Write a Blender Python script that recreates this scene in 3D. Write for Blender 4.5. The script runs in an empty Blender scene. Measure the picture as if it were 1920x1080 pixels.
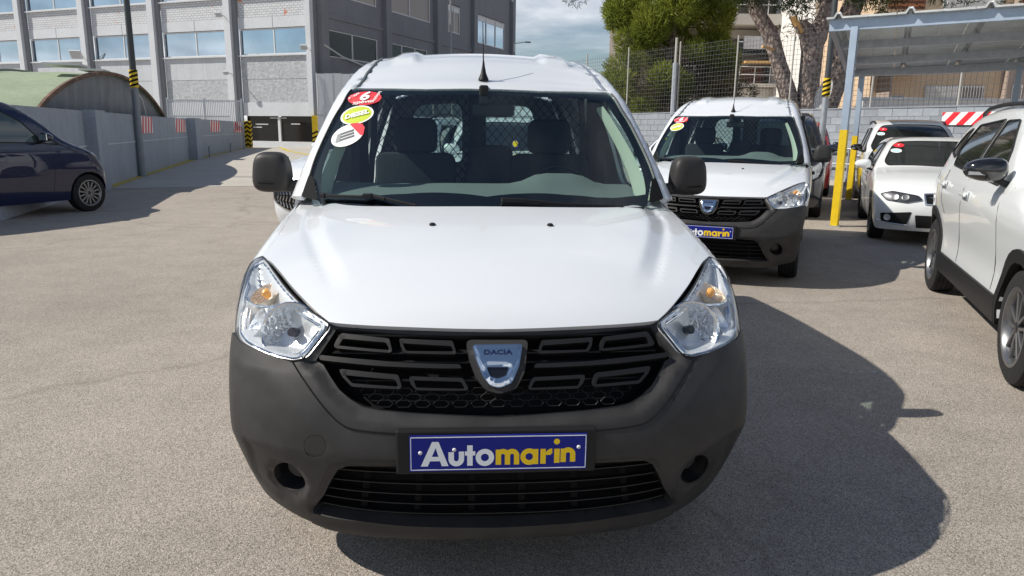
import bpy, bmesh, math, random
import numpy as np
from mathutils import Vector, Matrix
from mathutils.geometry import delaunay_2d_cdt
R_=math.radians
S=bpy.context.scene
# ------------------------------------------------------------------ camera
CAM=(-0.109,-2.0128,1.4506); YAW,PITCH,ROLL,FPX=-0.0707,0.212713,0.012946,1369.5
def cam_axes():
    f=Vector((-math.sin(YAW)*math.cos(PITCH),math.cos(YAW)*math.cos(PITCH),-math.sin(PITCH)))
    r=Vector((math.cos(YAW),math.sin(YAW),0)); u=r.cross(f)
    c,s=math.cos(ROLL),math.sin(ROLL)
    return c*r+s*u,-s*r+c*u,f
r_,u_,f_=cam_axes()
cd=bpy.data.cameras.new('camera'); cam=bpy.data.objects.new('camera',cd); S.collection.objects.link(cam)
cam.matrix_world=Matrix(((r_.x,u_.x,-f_.x,CAM[0]),(r_.y,u_.y,-f_.y,CAM[1]),(r_.z,u_.z,-f_.z,CAM[2]),(0,0,0,1)))
cd.sensor_width=36; cd.lens=FPX/1920*36; cd.clip_end=2000; cd.clip_start=.05
S.camera=cam
# ------------------------------------------------------------------ world, sun, exposure
SUN_EL=R_(43.2); SUN_TRAVEL=Vector((math.cos(SUN_EL),0.01,-math.sin(SUN_EL))).normalized()
W=bpy.data.worlds.new('World'); S.world=W; W.use_nodes=True
nt=W.node_tree; nt.nodes.clear()
def N(t,typ,**k):
    n=t.nodes.new(typ)
    for a,v in k.items(): setattr(n,a,v)
    return n
out=N(nt,'ShaderNodeOutputWorld'); bg=N(nt,'ShaderNodeBackground'); sky=N(nt,'ShaderNodeTexSky')
sky.sky_type='NISHITA'; sky.sun_disc=False; sky.sun_elevation=SUN_EL; sky.sun_rotation=R_(270); sky.air_density=1.0; sky.dust_density=.3; sky.ozone_density=1.5
bg.inputs[1].default_value=.073
# clouds: noise on the sky direction flattened to a cloud layer
tc=N(nt,'ShaderNodeTexCoord'); sep=N(nt,'ShaderNodeSeparateXYZ'); nt.links.new(tc.outputs['Generated'],sep.inputs[0])
mx=N(nt,'ShaderNodeMath',operation='MAXIMUM'); mx.inputs[1].default_value=.0; nt.links.new(sep.outputs[2],mx.inputs[0])
ad=N(nt,'ShaderNodeMath',operation='ADD'); ad.inputs[1].default_value=.16; nt.links.new(mx.outputs[0],ad.inputs[0])
dv=N(nt,'ShaderNodeVectorMath',operation='DIVIDE'); cb=N(nt,'ShaderNodeCombineXYZ')
for i in range(3): nt.links.new(ad.outputs[0],cb.inputs[i])
nt.links.new(tc.outputs['Generated'],dv.inputs[0]); nt.links.new(cb.outputs[0],dv.inputs[1])
mp=N(nt,'ShaderNodeMapping'); mp.inputs['Location'].default_value=(3.1,1.7,0); mp.inputs['Scale'].default_value=(1,1,.3); nt.links.new(dv.outputs[0],mp.inputs[0])
nz=N(nt,'ShaderNodeTexNoise'); nz.inputs['Scale'].default_value=.62; nz.inputs['Detail'].default_value=9; nz.inputs['Roughness'].default_value=.58; nz.inputs['Distortion'].default_value=.25
nt.links.new(mp.outputs[0],nz.inputs['Vector'])
cr=N(nt,'ShaderNodeValToRGB'); cr.color_ramp.elements[0].position=.41; cr.color_ramp.elements[1].position=.60
lo_=N(nt,'ShaderNodeMapRange'); lo_.inputs[1].default_value=.0; lo_.inputs[2].default_value=.75; lo_.inputs[3].default_value=.06; lo_.inputs[4].default_value=-.10; nt.links.new(sep.outputs[2],lo_.inputs[0])
sm_=N(nt,'ShaderNodeMath',operation='ADD'); nt.links.new(nz.outputs[0],sm_.inputs[0]); nt.links.new(lo_.outputs[0],sm_.inputs[1]); nt.links.new(sm_.outputs[0],cr.inputs[0])
nz2=N(nt,'ShaderNodeTexNoise'); nz2.inputs['Scale'].default_value=1.7; nz2.inputs['Detail'].default_value=6; nt.links.new(mp.outputs[0],nz2.inputs['Vector'])
cr2=N(nt,'ShaderNodeValToRGB'); cr2.color_ramp.elements[0].position=.35; cr2.color_ramp.elements[1].position=.65
cr2.color_ramp.elements[0].color=(4.6,5.4,6.6,1); cr2.color_ramp.elements[1].color=(13,13.2,13.6,1); nt.links.new(nz2.outputs[0],cr2.inputs[0])
mixc=N(nt,'ShaderNodeMix',data_type='RGBA'); nt.links.new(cr.outputs[0],mixc.inputs[0]); nt.links.new(sky.outputs[0],mixc.inputs[6]); nt.links.new(cr2.outputs[0],mixc.inputs[7])
nt.links.new(mixc.outputs[2],bg.inputs[0]); nt.links.new(bg.outputs[0],out.inputs[0])
sd=bpy.data.lights.new('sun','SUN'); sd.energy=4.8; sd.angle=R_(.53); sd.color=(1,.94,.84)
sun=bpy.data.objects.new('sun',sd); S.collection.objects.link(sun); sun.rotation_euler=SUN_TRAVEL.to_track_quat('-Z','Y').to_euler(); sun.location=(-20,0,20)
S.view_settings.view_transform='Standard'; S.view_settings.look='None'; S.view_settings.gamma=1; S.view_settings.use_curve_mapping=False
S.view_settings.exposure=.22
# ------------------------------------------------------------------ materials
def mat(name,col=(.5,.5,.5),rough=.5,metal=0,coat=0,spec=.5,noise=0,nscale=20,bump=0,bscale=60,em=None,emst=0,coatr=.03,col2=None,detail=4):
    m=bpy.data.materials.new(name); m.use_nodes=True; t=m.node_tree; b=t.nodes['Principled BSDF']
    b.inputs['Base Color'].default_value=(*col,1); b.inputs['Roughness'].default_value=rough; b.inputs['Metallic'].default_value=metal
    b.inputs['Coat Weight'].default_value=coat; b.inputs['Coat Roughness'].default_value=coatr; b.inputs['Specular IOR Level'].default_value=spec
    if noise or col2:
        tcn=N(t,'ShaderNodeTexCoord'); n=N(t,'ShaderNodeTexNoise'); n.inputs['Scale'].default_value=nscale; n.inputs['Detail'].default_value=detail
        n.inputs['Roughness'].default_value=.6
        t.links.new(tcn.outputs['Object'],n.inputs['Vector']); r=N(t,'ShaderNodeValToRGB'); t.links.new(n.outputs[0],r.inputs[0])
        c2=col2 or tuple(min(1,c*(1+noise)) for c in col); c1=col if col2 else tuple(c*(1-noise) for c in col)
        r.color_ramp.elements[0].position=.32; r.color_ramp.elements[1].position=.68
        r.color_ramp.elements[0].color=(*c1,1); r.color_ramp.elements[1].color=(*c2,1); t.links.new(r.outputs[0],b.inputs['Base Color'])
    if bump:
        tcn=N(t,'ShaderNodeTexCoord'); n=N(t,'ShaderNodeTexNoise'); n.inputs['Scale'].default_value=bscale; n.inputs['Detail'].default_value=5
        t.links.new(tcn.outputs['Object'],n.inputs['Vector']); bp=N(t,'ShaderNodeBump'); bp.inputs['Strength'].default_value=bump; bp.inputs['Distance'].default_value=.02
        t.links.new(n.outputs[0],bp.inputs['Height']); t.links.new(bp.outputs[0],b.inputs['Normal'])
    if em: b.inputs['Emission Color'].default_value=(*em,1); b.inputs['Emission Strength'].default_value=emst
    return m
def glass_mat(name,tint=(.72,.84,.8),ior=1.5,rough=.0,mult=1.0):
    m=bpy.data.materials.new(name); m.use_nodes=True; t=m.node_tree; t.nodes.clear()
    o=N(t,'ShaderNodeOutputMaterial'); tr=N(t,'ShaderNodeBsdfTransparent'); gl=N(t,'ShaderNodeBsdfGlossy'); mixs=N(t,'ShaderNodeMixShader'); fr=N(t,'ShaderNodeLayerWeight'); fr.inputs[0].default_value=.5
    tr.inputs[0].default_value=(*tint,1); gl.inputs['Roughness'].default_value=rough; gl.inputs['Color'].default_value=(1,1,1,1)
    pw=N(t,'ShaderNodeMath',operation='POWER'); pw.inputs[1].default_value=5; t.links.new(fr.outputs['Facing'],pw.inputs[0])
    mm=N(t,'ShaderNodeMath',operation='MULTIPLY_ADD'); mm.inputs[1].default_value=.95; mm.inputs[2].default_value=.042*mult; mm.use_clamp=True
    t.links.new(pw.outputs[0],mm.inputs[0]); t.links.new(mm.outputs[0],mixs.inputs[0]); t.links.new(tr.outputs[0],mixs.inputs[1]); t.links.new(gl.outputs[0],mixs.inputs[2]); t.links.new(mixs.outputs[0],o.inputs[0])
    return m
M={}
M['white']=mat('white_car_paint',(.68,.71,.745),.32,coat=1,noise=.012,nscale=3)
M['cream']=mat('cream_white_car_paint',(.74,.765,.775),.3,coat=1)
M['plastic']=mat('grey_bumper_plastic',(.033,.032,.032),.50,noise=.22,nscale=7,bump=.02,bscale=500,spec=.3)
M['plastic2']=mat('black_trim_plastic',(.012,.012,.013),.5,spec=.3,bump=.01,bscale=400)
M['gloss_black']=mat('gloss_black',(.008,.008,.009),.12,coat=1)
M['black']=mat('matt_black',(.006,.006,.007),.8,spec=.2)
M['frit']=mat('black_glass_band',(.004,.004,.005),.25,spec=.3)
M['rubber']=mat('tyre_rubber',(.018,.018,.019),.8,noise=.25,nscale=30,spec=.3)
M['chrome']=mat('chrome',(.86,.87,.88),.06,metal=1)
M['satin']=mat('satin_silver',(.62,.63,.65),.28,metal=1)
M['alloy']=mat('alloy_grey',(.20,.205,.215),.33,metal=.8)
M['alloy_dark']=mat('alloy_dark',(.05,.05,.055),.35,metal=.6)
M['steelrim']=mat('steel_wheel',(.12,.12,.125),.4,metal=.6)
M['glass']=glass_mat('windscreen_glass',(.78,.90,.88),1.52,mult=2.0)
M['sideglass']=glass_mat('side_window_glass',(.6,.72,.68),1.5)
M['lens']=glass_mat('clear_lamp_lens',(.97,.98,.985),1.45,mult=.8)
M['greenglass']=mat('green_tinted_glass',(.04,.06,.055),.03,spec=.9,coat=.5)
M['darkglass']=mat('dark_tinted_glass',(.012,.016,.016),.03,spec=.9,coat=.5)
M['dash']=mat('dashboard_plastic',(.15,.17,.165),.75,bump=.02,bscale=300,spec=.25)
M['fabric']=mat('seat_fabric',(.022,.024,.028),.95,noise=.2,nscale=60)
M['liner']=mat('cargo_liner',(.20,.22,.22),.8)
M['amber']=mat('amber_bulb',(.85,.42,.10),.15)
M['blue']=mat('navy_car_paint',(.003,.009,.045),.25,coat=1,coatr=.02,spec=.2)
M['red']=mat('red_car_paint',(.35,.015,.02),.25,coat=1)
M['darkpaint']=mat('black_car_paint',(.010,.013,.028),.22,coat=1)
def flat(n,c,r=.5): return mat(n,c,r)
# ------------------------------------------------------------------ mesh helpers
def link(o,parent=None):
    S.collection.objects.link(o)
    if parent is not None: o.parent=parent
    return o
def mesh_obj(name,verts,faces,m=None,parent=None,smooth=False,normals=None):
    me=bpy.data.meshes.new(name); me.from_pydata([tuple(v) for v in verts],[],[tuple(f) for f in faces])
    if smooth: me.polygons.foreach_set('use_smooth',[True]*len(me.polygons))
    if m: me.materials.append(m)
    me.update(); o=bpy.data.objects.new(name,me); link(o,parent)
    if normals is not None: me.normals_split_custom_set_from_vertices(normals)
    return o
class MB:
    def __init__(s): s.v=[];s.f=[]
    def add(s,v,f):
        b=len(s.v); s.v+= [tuple(p) for p in v]; s.f+=[tuple(i+b for i in q) for q in f]; return s
    def box(s,c,d,rot=None):
        hx,hy,hz=d[0]/2,d[1]/2,d[2]/2; vs=[Vector((x*hx,y*hy,z*hz)) for x in(-1,1) for y in(-1,1) for z in(-1,1)]
        if rot is not None: vs=[rot@v for v in vs]
        c=Vector(c); return s.add([v+c for v in vs],[(0,1,3,2),(4,6,7,5),(0,4,5,1),(2,3,7,6),(0,2,6,4),(1,5,7,3)])
    def bar(s,a,b,w,h=None,up=(0,0,1)):
        a=Vector(a);b=Vector(b);h=h or w; d=(b-a); L=d.length
        if L<1e-6: return s
        d/=L; up=Vector(up); x=d.cross(up)
        if x.length<1e-4: x=d.cross(Vector((0,1,0)))
        x.normalize(); z=x.cross(d); vs=[]
        for p in(a,b):
            for i,j in((-1,-1),(1,-1),(1,1),(-1,1)): vs.append(p+x*(i*w/2)+z*(j*h/2))
        return s.add(vs,[(0,1,2,3),(7,6,5,4),(0,4,5,1),(1,5,6,2),(2,6,7,3),(3,7,4,0)])
    def tube(s,pts,r,n=8,cap=True,closed=False):
        pts=[Vector(p) for p in pts]; k=len(pts); rr=r if hasattr(r,'__len__') else [r]*k; base=len(s.v); prev=None
        for i,p in enumerate(pts):
            if closed: d=pts[(i+1)%k]-pts[i-1]
            else: d=pts[min(i+1,k-1)]-pts[max(i-1,0)]
            d.normalize()
            if prev is None:
                x=d.cross(Vector((0,0,1)))
                if x.length<.05: x=d.cross(Vector((0,1,0)))
            else: x=prev-d*prev.dot(d)
            x.normalize(); prev=x; y=d.cross(x)
            for j in range(n):
                a=2*math.pi*j/n; s.v.append(tuple(p+(x*math.cos(a)+y*math.sin(a))*rr[i]))
        for i in range(k if closed else k-1):
            for j in range(n):
                a=base+i*n+j; b=base+i*n+(j+1)%n; c=base+((i+1)%k)*n+(j+1)%n; d2=base+((i+1)%k)*n+j
                s.f.append((a,b,c,d2))
        if cap and not closed: s.f.append(tuple(base+j for j in reversed(range(n)))); s.f.append(tuple(base+(k-1)*n+j for j in range(n)))
        return s
    def lathe(s,prof,n=32,axis='x',c=(0,0,0),closed=False):
        base=len(s.v); c=Vector(c)
        for (a,r) in prof:
            for j in range(n):
                t=2*math.pi*j/n; p={'x':(a,r*math.cos(t),r*math.sin(t)),'y':(r*math.cos(t),a,r*math.sin(t)),'z':(r*math.cos(t),r*math.sin(t),a)}[axis]
                s.v.append(tuple(Vector(p)+c))
        for i in range(len(prof)-1):
            for j in range(n): s.f.append((base+i*n+j,base+i*n+(j+1)%n,base+(i+1)*n+(j+1)%n,base+(i+1)*n+j))
        return s
    def prism(s,poly,thick,o=(0,0,0),ax=(1,0,0),ay=(0,0,1)):
        ax=Vector(ax);ay=Vector(ay);nn=ax.cross(ay); o=Vector(o); k=len(poly)
        v=[o+ax*p[0]+ay*p[1] for p in poly]; v2=[p-nn*thick for p in v]
        return s.add(v+v2,[tuple(range(k)),tuple(range(2*k-1,k-1,-1))]+[(i,k+i,k+(i+1)%k,(i+1)%k) for i in range(k)])
    def build(s,name,m=None,parent=None,smooth=False,bevel=0,seg=2):
        o=mesh_obj(name,s.v,s.f,m,parent,smooth)
        bm=bmesh.new(); bm.from_mesh(o.data)
        bmesh.ops.recalc_face_normals(bm,faces=bm.faces)
        if bevel:
            es=[e for e in bm.edges if len(e.link_faces)==2 and e.calc_face_angle(0)>.5]
            bmesh.ops.bevel(bm,geom=es,offset=bevel,segments=seg,profile=.5,affect='EDGES',clamp_overlap=True)
        bm.to_mesh(o.data); bm.free()
        if smooth:
            o.data.polygons.foreach_set('use_smooth',[True]*len(o.data.polygons))
            try: o.data.set_sharp_from_angle(angle=R_(38))
            except Exception: pass
        return o
def empty(name,loc=(0,0,0),rz=0):
    o=bpy.data.objects.new(name,None); o.empty_display_size=.3; S.collection.objects.link(o); o.location=loc; o.rotation_euler=(0,0,rz); return o
def tag(o,label=None,cat=None,group=None,kind=None):
    if label: o['label']=label
    if cat: o['category']=cat
    if group: o['group']=group
    if kind: o['kind']=kind
    return o
def copy_tree(o,parent=None):
    c=o.copy(); S.collection.objects.link(c)
    if parent is not None: c.parent=parent; c.matrix_parent_inverse=o.matrix_parent_inverse.copy()
    for ch in list(o.children): copy_tree(ch,c)
    return c
# ---- implicit body surfaces
def smax(a,b,k):
    h=np.clip(.5+.5*(a-b)/k,0,1); return b+(a-b)*h+k*h*(1-h)
_T={}
def itp(x,t):
    k=id(t)
    if k not in _T:
        xs=np.array([p[0] for p in t],float); ys=np.array([p[1] for p in t],float); _T[k]=(t,xs,ys,np.gradient(ys,xs),np.diff(xs))
    _,xs,ys,m,hh=_T[k]; xc=np.minimum(np.maximum(x,xs[0]),xs[-1]); i=np.minimum(np.maximum(np.searchsorted(xs,xc)-1,0),len(xs)-2)
    h=hh[i]; u=(xc-xs[i])/h; u2=u*u; u3=u2*u
    r=(2*u3-3*u2+1)*ys[i]+(u3-2*u2+u)*h*m[i]+(3*u2-2*u3)*ys[i+1]+(u3-u2)*h*m[i+1]; d=x-xc
    return r+np.where(d<0,d*m[0],d*m[-1])
def bisect(f,c,d,lo0,hi0,it=5):
    sh=d.shape[:-1]; lo=np.full(sh,lo0,float); hi=np.full(sh,hi0,float)
    for _ in range(it):
        m=(lo+hi)/2; ins=f(c+d*m[...,None])<0; lo=np.where(ins,m,lo); hi=np.where(ins,hi,m)
    fl=f(c+d*lo[...,None]); fh=f(c+d*hi[...,None])
    for _ in range(9):
        den=fh-fl; den=np.where(np.abs(den)<1e-15,1e-15,den); m=np.clip(hi-fh*(hi-lo)/den,lo,hi); fm=f(c+d*m[...,None]); ins=fm<0
        fh=np.where(ins,fh*.5,fm); fl=np.where(ins,fm,fl*.5); lo=np.where(ins,m,lo); hi=np.where(ins,hi,m)
    den=fh-fl; den=np.where(np.abs(den)<1e-15,1e-15,den)
    return c+d*(np.clip(hi-fh*(hi-lo)/den,lo,hi))[...,None]
def fgrad(f,P):
    e=1e-4; g=np.stack([f(P+np.array(v)*e)-f(P-np.array(v)*e) for v in((1,0,0),(0,1,0),(0,0,1))],-1); return g/(np.linalg.norm(g,axis=-1,keepdims=True)+1e-15)
class Polar:      # seen from a point inside the body
    def __init__(s,f,c,sc=1.5): s.f=f; s.c=np.array(c,float); s.sc=sc
    def par(s,P):
        d=np.asarray(P,float)-s.c; return np.stack([np.arctan2(d[...,0],-d[...,1]),np.arctan2(d[...,2],np.hypot(d[...,0],d[...,1]))],-1)*s.sc
    def pt(s,q):
        a,b=q[...,0]/s.sc,q[...,1]/s.sc; d=np.stack([np.sin(a)*np.cos(b),-np.cos(a)*np.cos(b),np.sin(b)],-1); return bisect(s.f,s.c,d,.3,2.8)
class Axial:      # cross sections around the long axis
    def __init__(s,f,zc=.9,sc=.8,r=1.6): s.f=f; s.zc=zc; s.sc=sc; s.r=r
    def par(s,P): P=np.asarray(P,float); return np.stack([P[...,1],np.arctan2(P[...,0],P[...,2]-s.zc)*s.sc],-1)
    def pt(s,q):
        y,ph=q[...,0],q[...,1]/s.sc; d=np.stack([np.sin(ph),0*ph,np.cos(ph)],-1); c=np.stack([0*y,y,0*y+s.zc],-1); return bisect(s.f,c,d,0,s.r)
class Along:      # height field along one axis: 'x+','x-','y-','y+','z+'
    def __init__(s,f,ax,start=0,span=3.,cen=0): s.f=f; s.i='xyz'.index(ax[0]); s.sg=1 if ax[1]=='+' else -1; s.o=[j for j in range(3) if j!=s.i]; s.start=start; s.span=span
    def par(s,P): P=np.asarray(P,float); return np.stack([P[...,s.o[0]],P[...,s.o[1]]],-1)
    def pt(s,q):
        c=np.zeros(q.shape[:-1]+(3,)); c[...,s.o[0]]=q[...,0]; c[...,s.o[1]]=q[...,1]; c[...,s.i]=s.start
        d=np.zeros_like(c); d[...,s.i]=s.sg; return bisect(s.f,c,d,0,s.span)
def inpoly(q,poly):
    x,y=q[:,0],q[:,1]; r=np.zeros(len(q),bool); n=len(poly)
    for i in range(n):
        x1,y1=poly[i-1]; x2,y2=poly[i]
        if y1==y2: continue
        r^=((y1>y)!=(y2>y))&(x<(x2-x1)*(y-y1)/(y2-y1)+x1)
    return r
def dseg(q,poly,closed=True):
    d=np.full(len(q),1e9); n=len(poly)
    for i in range(0 if closed else 1,n):
        a=np.array(poly[i-1]);b=np.array(poly[i]); ab=b-a; L=(ab@ab)
        if L<1e-14: continue
        t=np.clip(((q-a)@ab)/L,0,1); d=np.minimum(d,np.hypot(*(q-a-t[:,None]*ab).T))
    return d
def resample(poly,step,closed=True):
    out=[]; n=len(poly)
    for i in range(n if closed else n-1):
        a=np.array(poly[i]);b=np.array(poly[(i+1)%n]); L=np.linalg.norm(b-a); k=max(1,int(math.ceil(L/step)))
        for j in range(k): out.append(a+(b-a)*j/k)
    if not closed: out.append(np.array(poly[-1]))
    return out
def cr_smooth(pts,sub=4):  # open Catmull-Rom
    P=[np.array(p,float) for p in pts]; 
    if len(P)<3: return P
    P=[2*P[0]-P[1]]+P+[2*P[-1]-P[-2]]; o=[]
    for i in range(1,len(P)-2):
        for j in range(sub):
            t=j/sub; o.append(.5*((2*P[i])+(-P[i-1]+P[i+1])*t+(2*P[i-1]-5*P[i]+4*P[i+1]-P[i+2])*t*t+(-P[i-1]+3*P[i]-3*P[i+1]+P[i+2])*t**3))
    o.append(P[-2]); return o
def cr_closed(pts,sub=3):
    P=[np.array(p,float) for p in pts]; n=len(P); o=[]
    for i in range(n):
        a,b,c,d=P[i-1],P[i],P[(i+1)%n],P[(i+2)%n]
        for j in range(sub):
            t=j/sub; o.append(.5*((2*b)+(-a+c)*t+(2*a-5*b+4*c-d)*t*t+(-a+3*b-3*c+d)*t**3))
    return o
def rounded(poly,r,k=3):
    P=[np.array(p,float) for p in poly]; n=len(P); o=[]
    for i in range(n):
        a,b,c=P[i-1],P[i],P[(i+1)%n]; la=np.linalg.norm(a-b); lc=np.linalg.norm(c-b); ra=min(r,la*.45); rc=min(r,lc*.45)
        p0=b+(a-b)/la*ra; p2=b+(c-b)/lc*rc
        for j in range(k+1):
            t=j/k; o.append((1-t)**2*p0+2*t*(1-t)*b+t*t*p2)
    return o
def panel(name,outline,mp,m,parent=None,holes=(),step=.03,disp=None,off=0.,thick=.003,uv=False,jit=True):
    """a sheet lying on the body surface, cut to an outline given in 3-D points, with real thickness"""
    U=np.array(outline,float) if uv else mp.par(np.array(outline,float)); H=[np.array(h,float) if uv else mp.par(np.array(h,float)) for h in holes]
    loops=[resample(list(l),step) for l in [U]+H]
    verts=[];edges=[]
    for l in loops:
        b=len(verts); verts+=list(l); edges+=[(b+i,b+(i+1)%len(l)) for i in range(len(l))]
    lo=U.min(0);hi=U.max(0); gx=np.arange(lo[0],hi[0]+step,step); gy=np.arange(lo[1],hi[1]+step,step*.866)
    G=np.array([(x+(step/2 if j%2 else 0),y) for j,y in enumerate(gy) for x in gx])
    k=inpoly(G,U)
    for h in H: k&=~inpoly(G,h)
    G=G[k]
    if len(G):
        dd=np.minimum.reduce([dseg(G,l) for l in [U]+H]); G=G[dd>step*.45]
    allv=[Vector((float(a),float(b))) for a,b in verts]+[Vector((float(a),float(b))) for a,b in G]
    V,Ed,Fc,_,_,_=delaunay_2d_cdt(allv,edges,[],0,1e-7)
    q=np.array([(v.x,v.y) for v in V]); F=[f for f in Fc]
    cen=np.array([q[list(f)].mean(0) for f in F]); kf=inpoly(cen,U)
    for h in H: kf&=~inpoly(cen,h)
    F=[f for f,kk in zip(F,kf) if kk]
    used=sorted({i for f in F for i in f}); rm={i:j for j,i in enumerate(used)}; q=q[used]; F=[tuple(rm[i] for i in f) for f in F]
    P=mp.pt(q); n0=fgrad(mp.f,P)
    if disp is not None:
        e=1e-3; d0=disp(P,q)+off; T=[];dd_=[]
        for ax in([e,0],[0,e]):
            Pa=mp.pt(q+ax);Pb=mp.pt(q-np.array(ax)); T.append((Pa-Pb)+n0*(disp(Pa,q+ax)-disp(Pb,q-np.array(ax)))[:,None])
        n1=np.cross(T[0],T[1]); n1/=np.linalg.norm(n1,axis=1)[:,None]+1e-15; n1*=np.where((n1*n0).sum(1)<0,-1,1)[:,None]; PP=P+n0*d0[:,None]
    else: PP=P+n0*off; n1=n0
    # orient faces
    FF=[]
    for f in F:
        a,b,c=PP[f[0]],PP[f[1]],PP[f[2]]; nn=np.cross(b-a,c-a)
        FF.append(f if nn@n0[f[0]]>0 else tuple(reversed(f)))
    ec={}
    for f in FF:
        for i in range(len(f)): e=(f[i],f[(i+1)%len(f)]); ec[e]=1
    bd=[e for e in ec if (e[1],e[0]) not in ec]
    nv=len(PP); vs=list(PP); nr=list(n1); faces=list(FF)
    back={};front={}
    for a,b in bd:
        for i in(a,b):
            if i not in back:
                front[i]=len(vs); vs.append(PP[i]); back[i]=len(vs)+0; vs.append(PP[i]-n0[i]*thick)
                nr+= [None,None]
        faces.append((front[b],front[a],back[a],back[b]))
    acc={}
    for a,b in bd:
        fn=np.cross(vs[front[b]]-vs[back[b]],vs[front[a]]-vs[front[b]]); L=np.linalg.norm(fn)+1e-12
        for i in(a,b): acc.setdefault(i,np.zeros(3)); acc[i]+=fn/L
    for i in back:
        w=acc[i]/(np.linalg.norm(acc[i])+1e-12)
        # outward rim normal: away from the sheet
        nr[front[i]]=w; nr[back[i]]=w
    o=mesh_obj(name,vs,faces,m,parent,True)
    # rims keep the geometric side, check sign
    o.data.normals_split_custom_set_from_vertices([tuple(x) for x in nr])
    return o
def mir(o): return [(-p[0],p[1],p[2]) for p in o]
def mesh_copy_mirror(o,name,parent):
    me=o.data.copy(); c=o.copy(); c.data=me; S.collection.objects.link(c); c.parent=parent; c.name=name
    n=len(me.vertices); co=np.empty(n*3); me.vertices.foreach_get('co',co); co=co.reshape(-1,3); co[:,0]*=-1
    nn=np.empty(len(me.loops)*3); me.corner_normals.foreach_get('vector',nn); nn=nn.reshape(-1,3); lv=np.empty(len(me.loops),int); me.loops.foreach_get('vertex_index',lv)
    me.vertices.foreach_set('co',co.ravel()); me.flip_normals(); 
    vn=np.zeros((n,3)); vn[lv]=nn; vn[:,0]*=-1
    me.update(); me.normals_split_custom_set_from_vertices(vn.tolist()); return c

# ------------------------------------------------------------------ delivery van
WZ=[(.1,.77),(.22,.812),(.35,.838),(.5,.855),(.65,.872),(.85,.898),(.95,.903),(1.05,.892),(1.18,.866),(1.3,.832),(1.5,.765),(1.7,.69),(1.85,.63)]
YZ=[(.1,.16),(.2,.075),(.3,.03),(.42,.004),(.55,0.),(.65,.03),(.75,.08),(.86,.135),(.95,.18)]
HZ=[(0,.74),(.08,.80),(.14,.852),(.2,.892),(.3,.945),(.45,1.0),(.65,1.052),(.85,1.097),(1.05,1.135),(1.25,1.165)]
RZ=[(1.3,1.53),(1.62,1.655),(1.8,1.715),(2.0,1.80),(2.3,1.868),(2.8,1.895),(3.6,1.885),(4.3,1.81)]
def f_low(P):
    x,y,z=np.abs(P[...,0]),P[...,1],P[...,2]
    side=x-itp(z,WZ); n=2.7; r=np.clip(x/.905,0,.9999)
    L=.50+.5*np.clip(z-.72,0,.3)+1.3*np.clip(.5-z,0,.4)
    bow=L*(1-(1-r**n)**(1/n))+np.where(x>.9049,(x-.9049)*8,0)
    front=(itp(z,YZ)+bow-y)*.8
    hood=(z-(itp(np.clip(y,-2,6)-.10*np.minimum(x,2)**2/.6,HZ)-.042*(np.minimum(x,2)/.8)**2.6))*.9
    return smax(smax(side,front,.05),hood,.065)
def f_up(P):
    x,y,z=np.abs(P[...,0]),P[...,1],P[...,2]
    side=x-itp(z,WZ); ye=y-.30*np.minimum(x,3)**2
    ws=(z-(1.135+(ye-1.05)*.90))*.72
    roof=z-(itp(np.clip(y,0,6),RZ)-.055*(np.minimum(x,.8)/.66)**2)
    rear=(y-4.36+.10*np.clip(z-1,0,1)**2)
    return smax(smax(smax(ws,roof,.035),side,.055),rear,.08)
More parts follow.
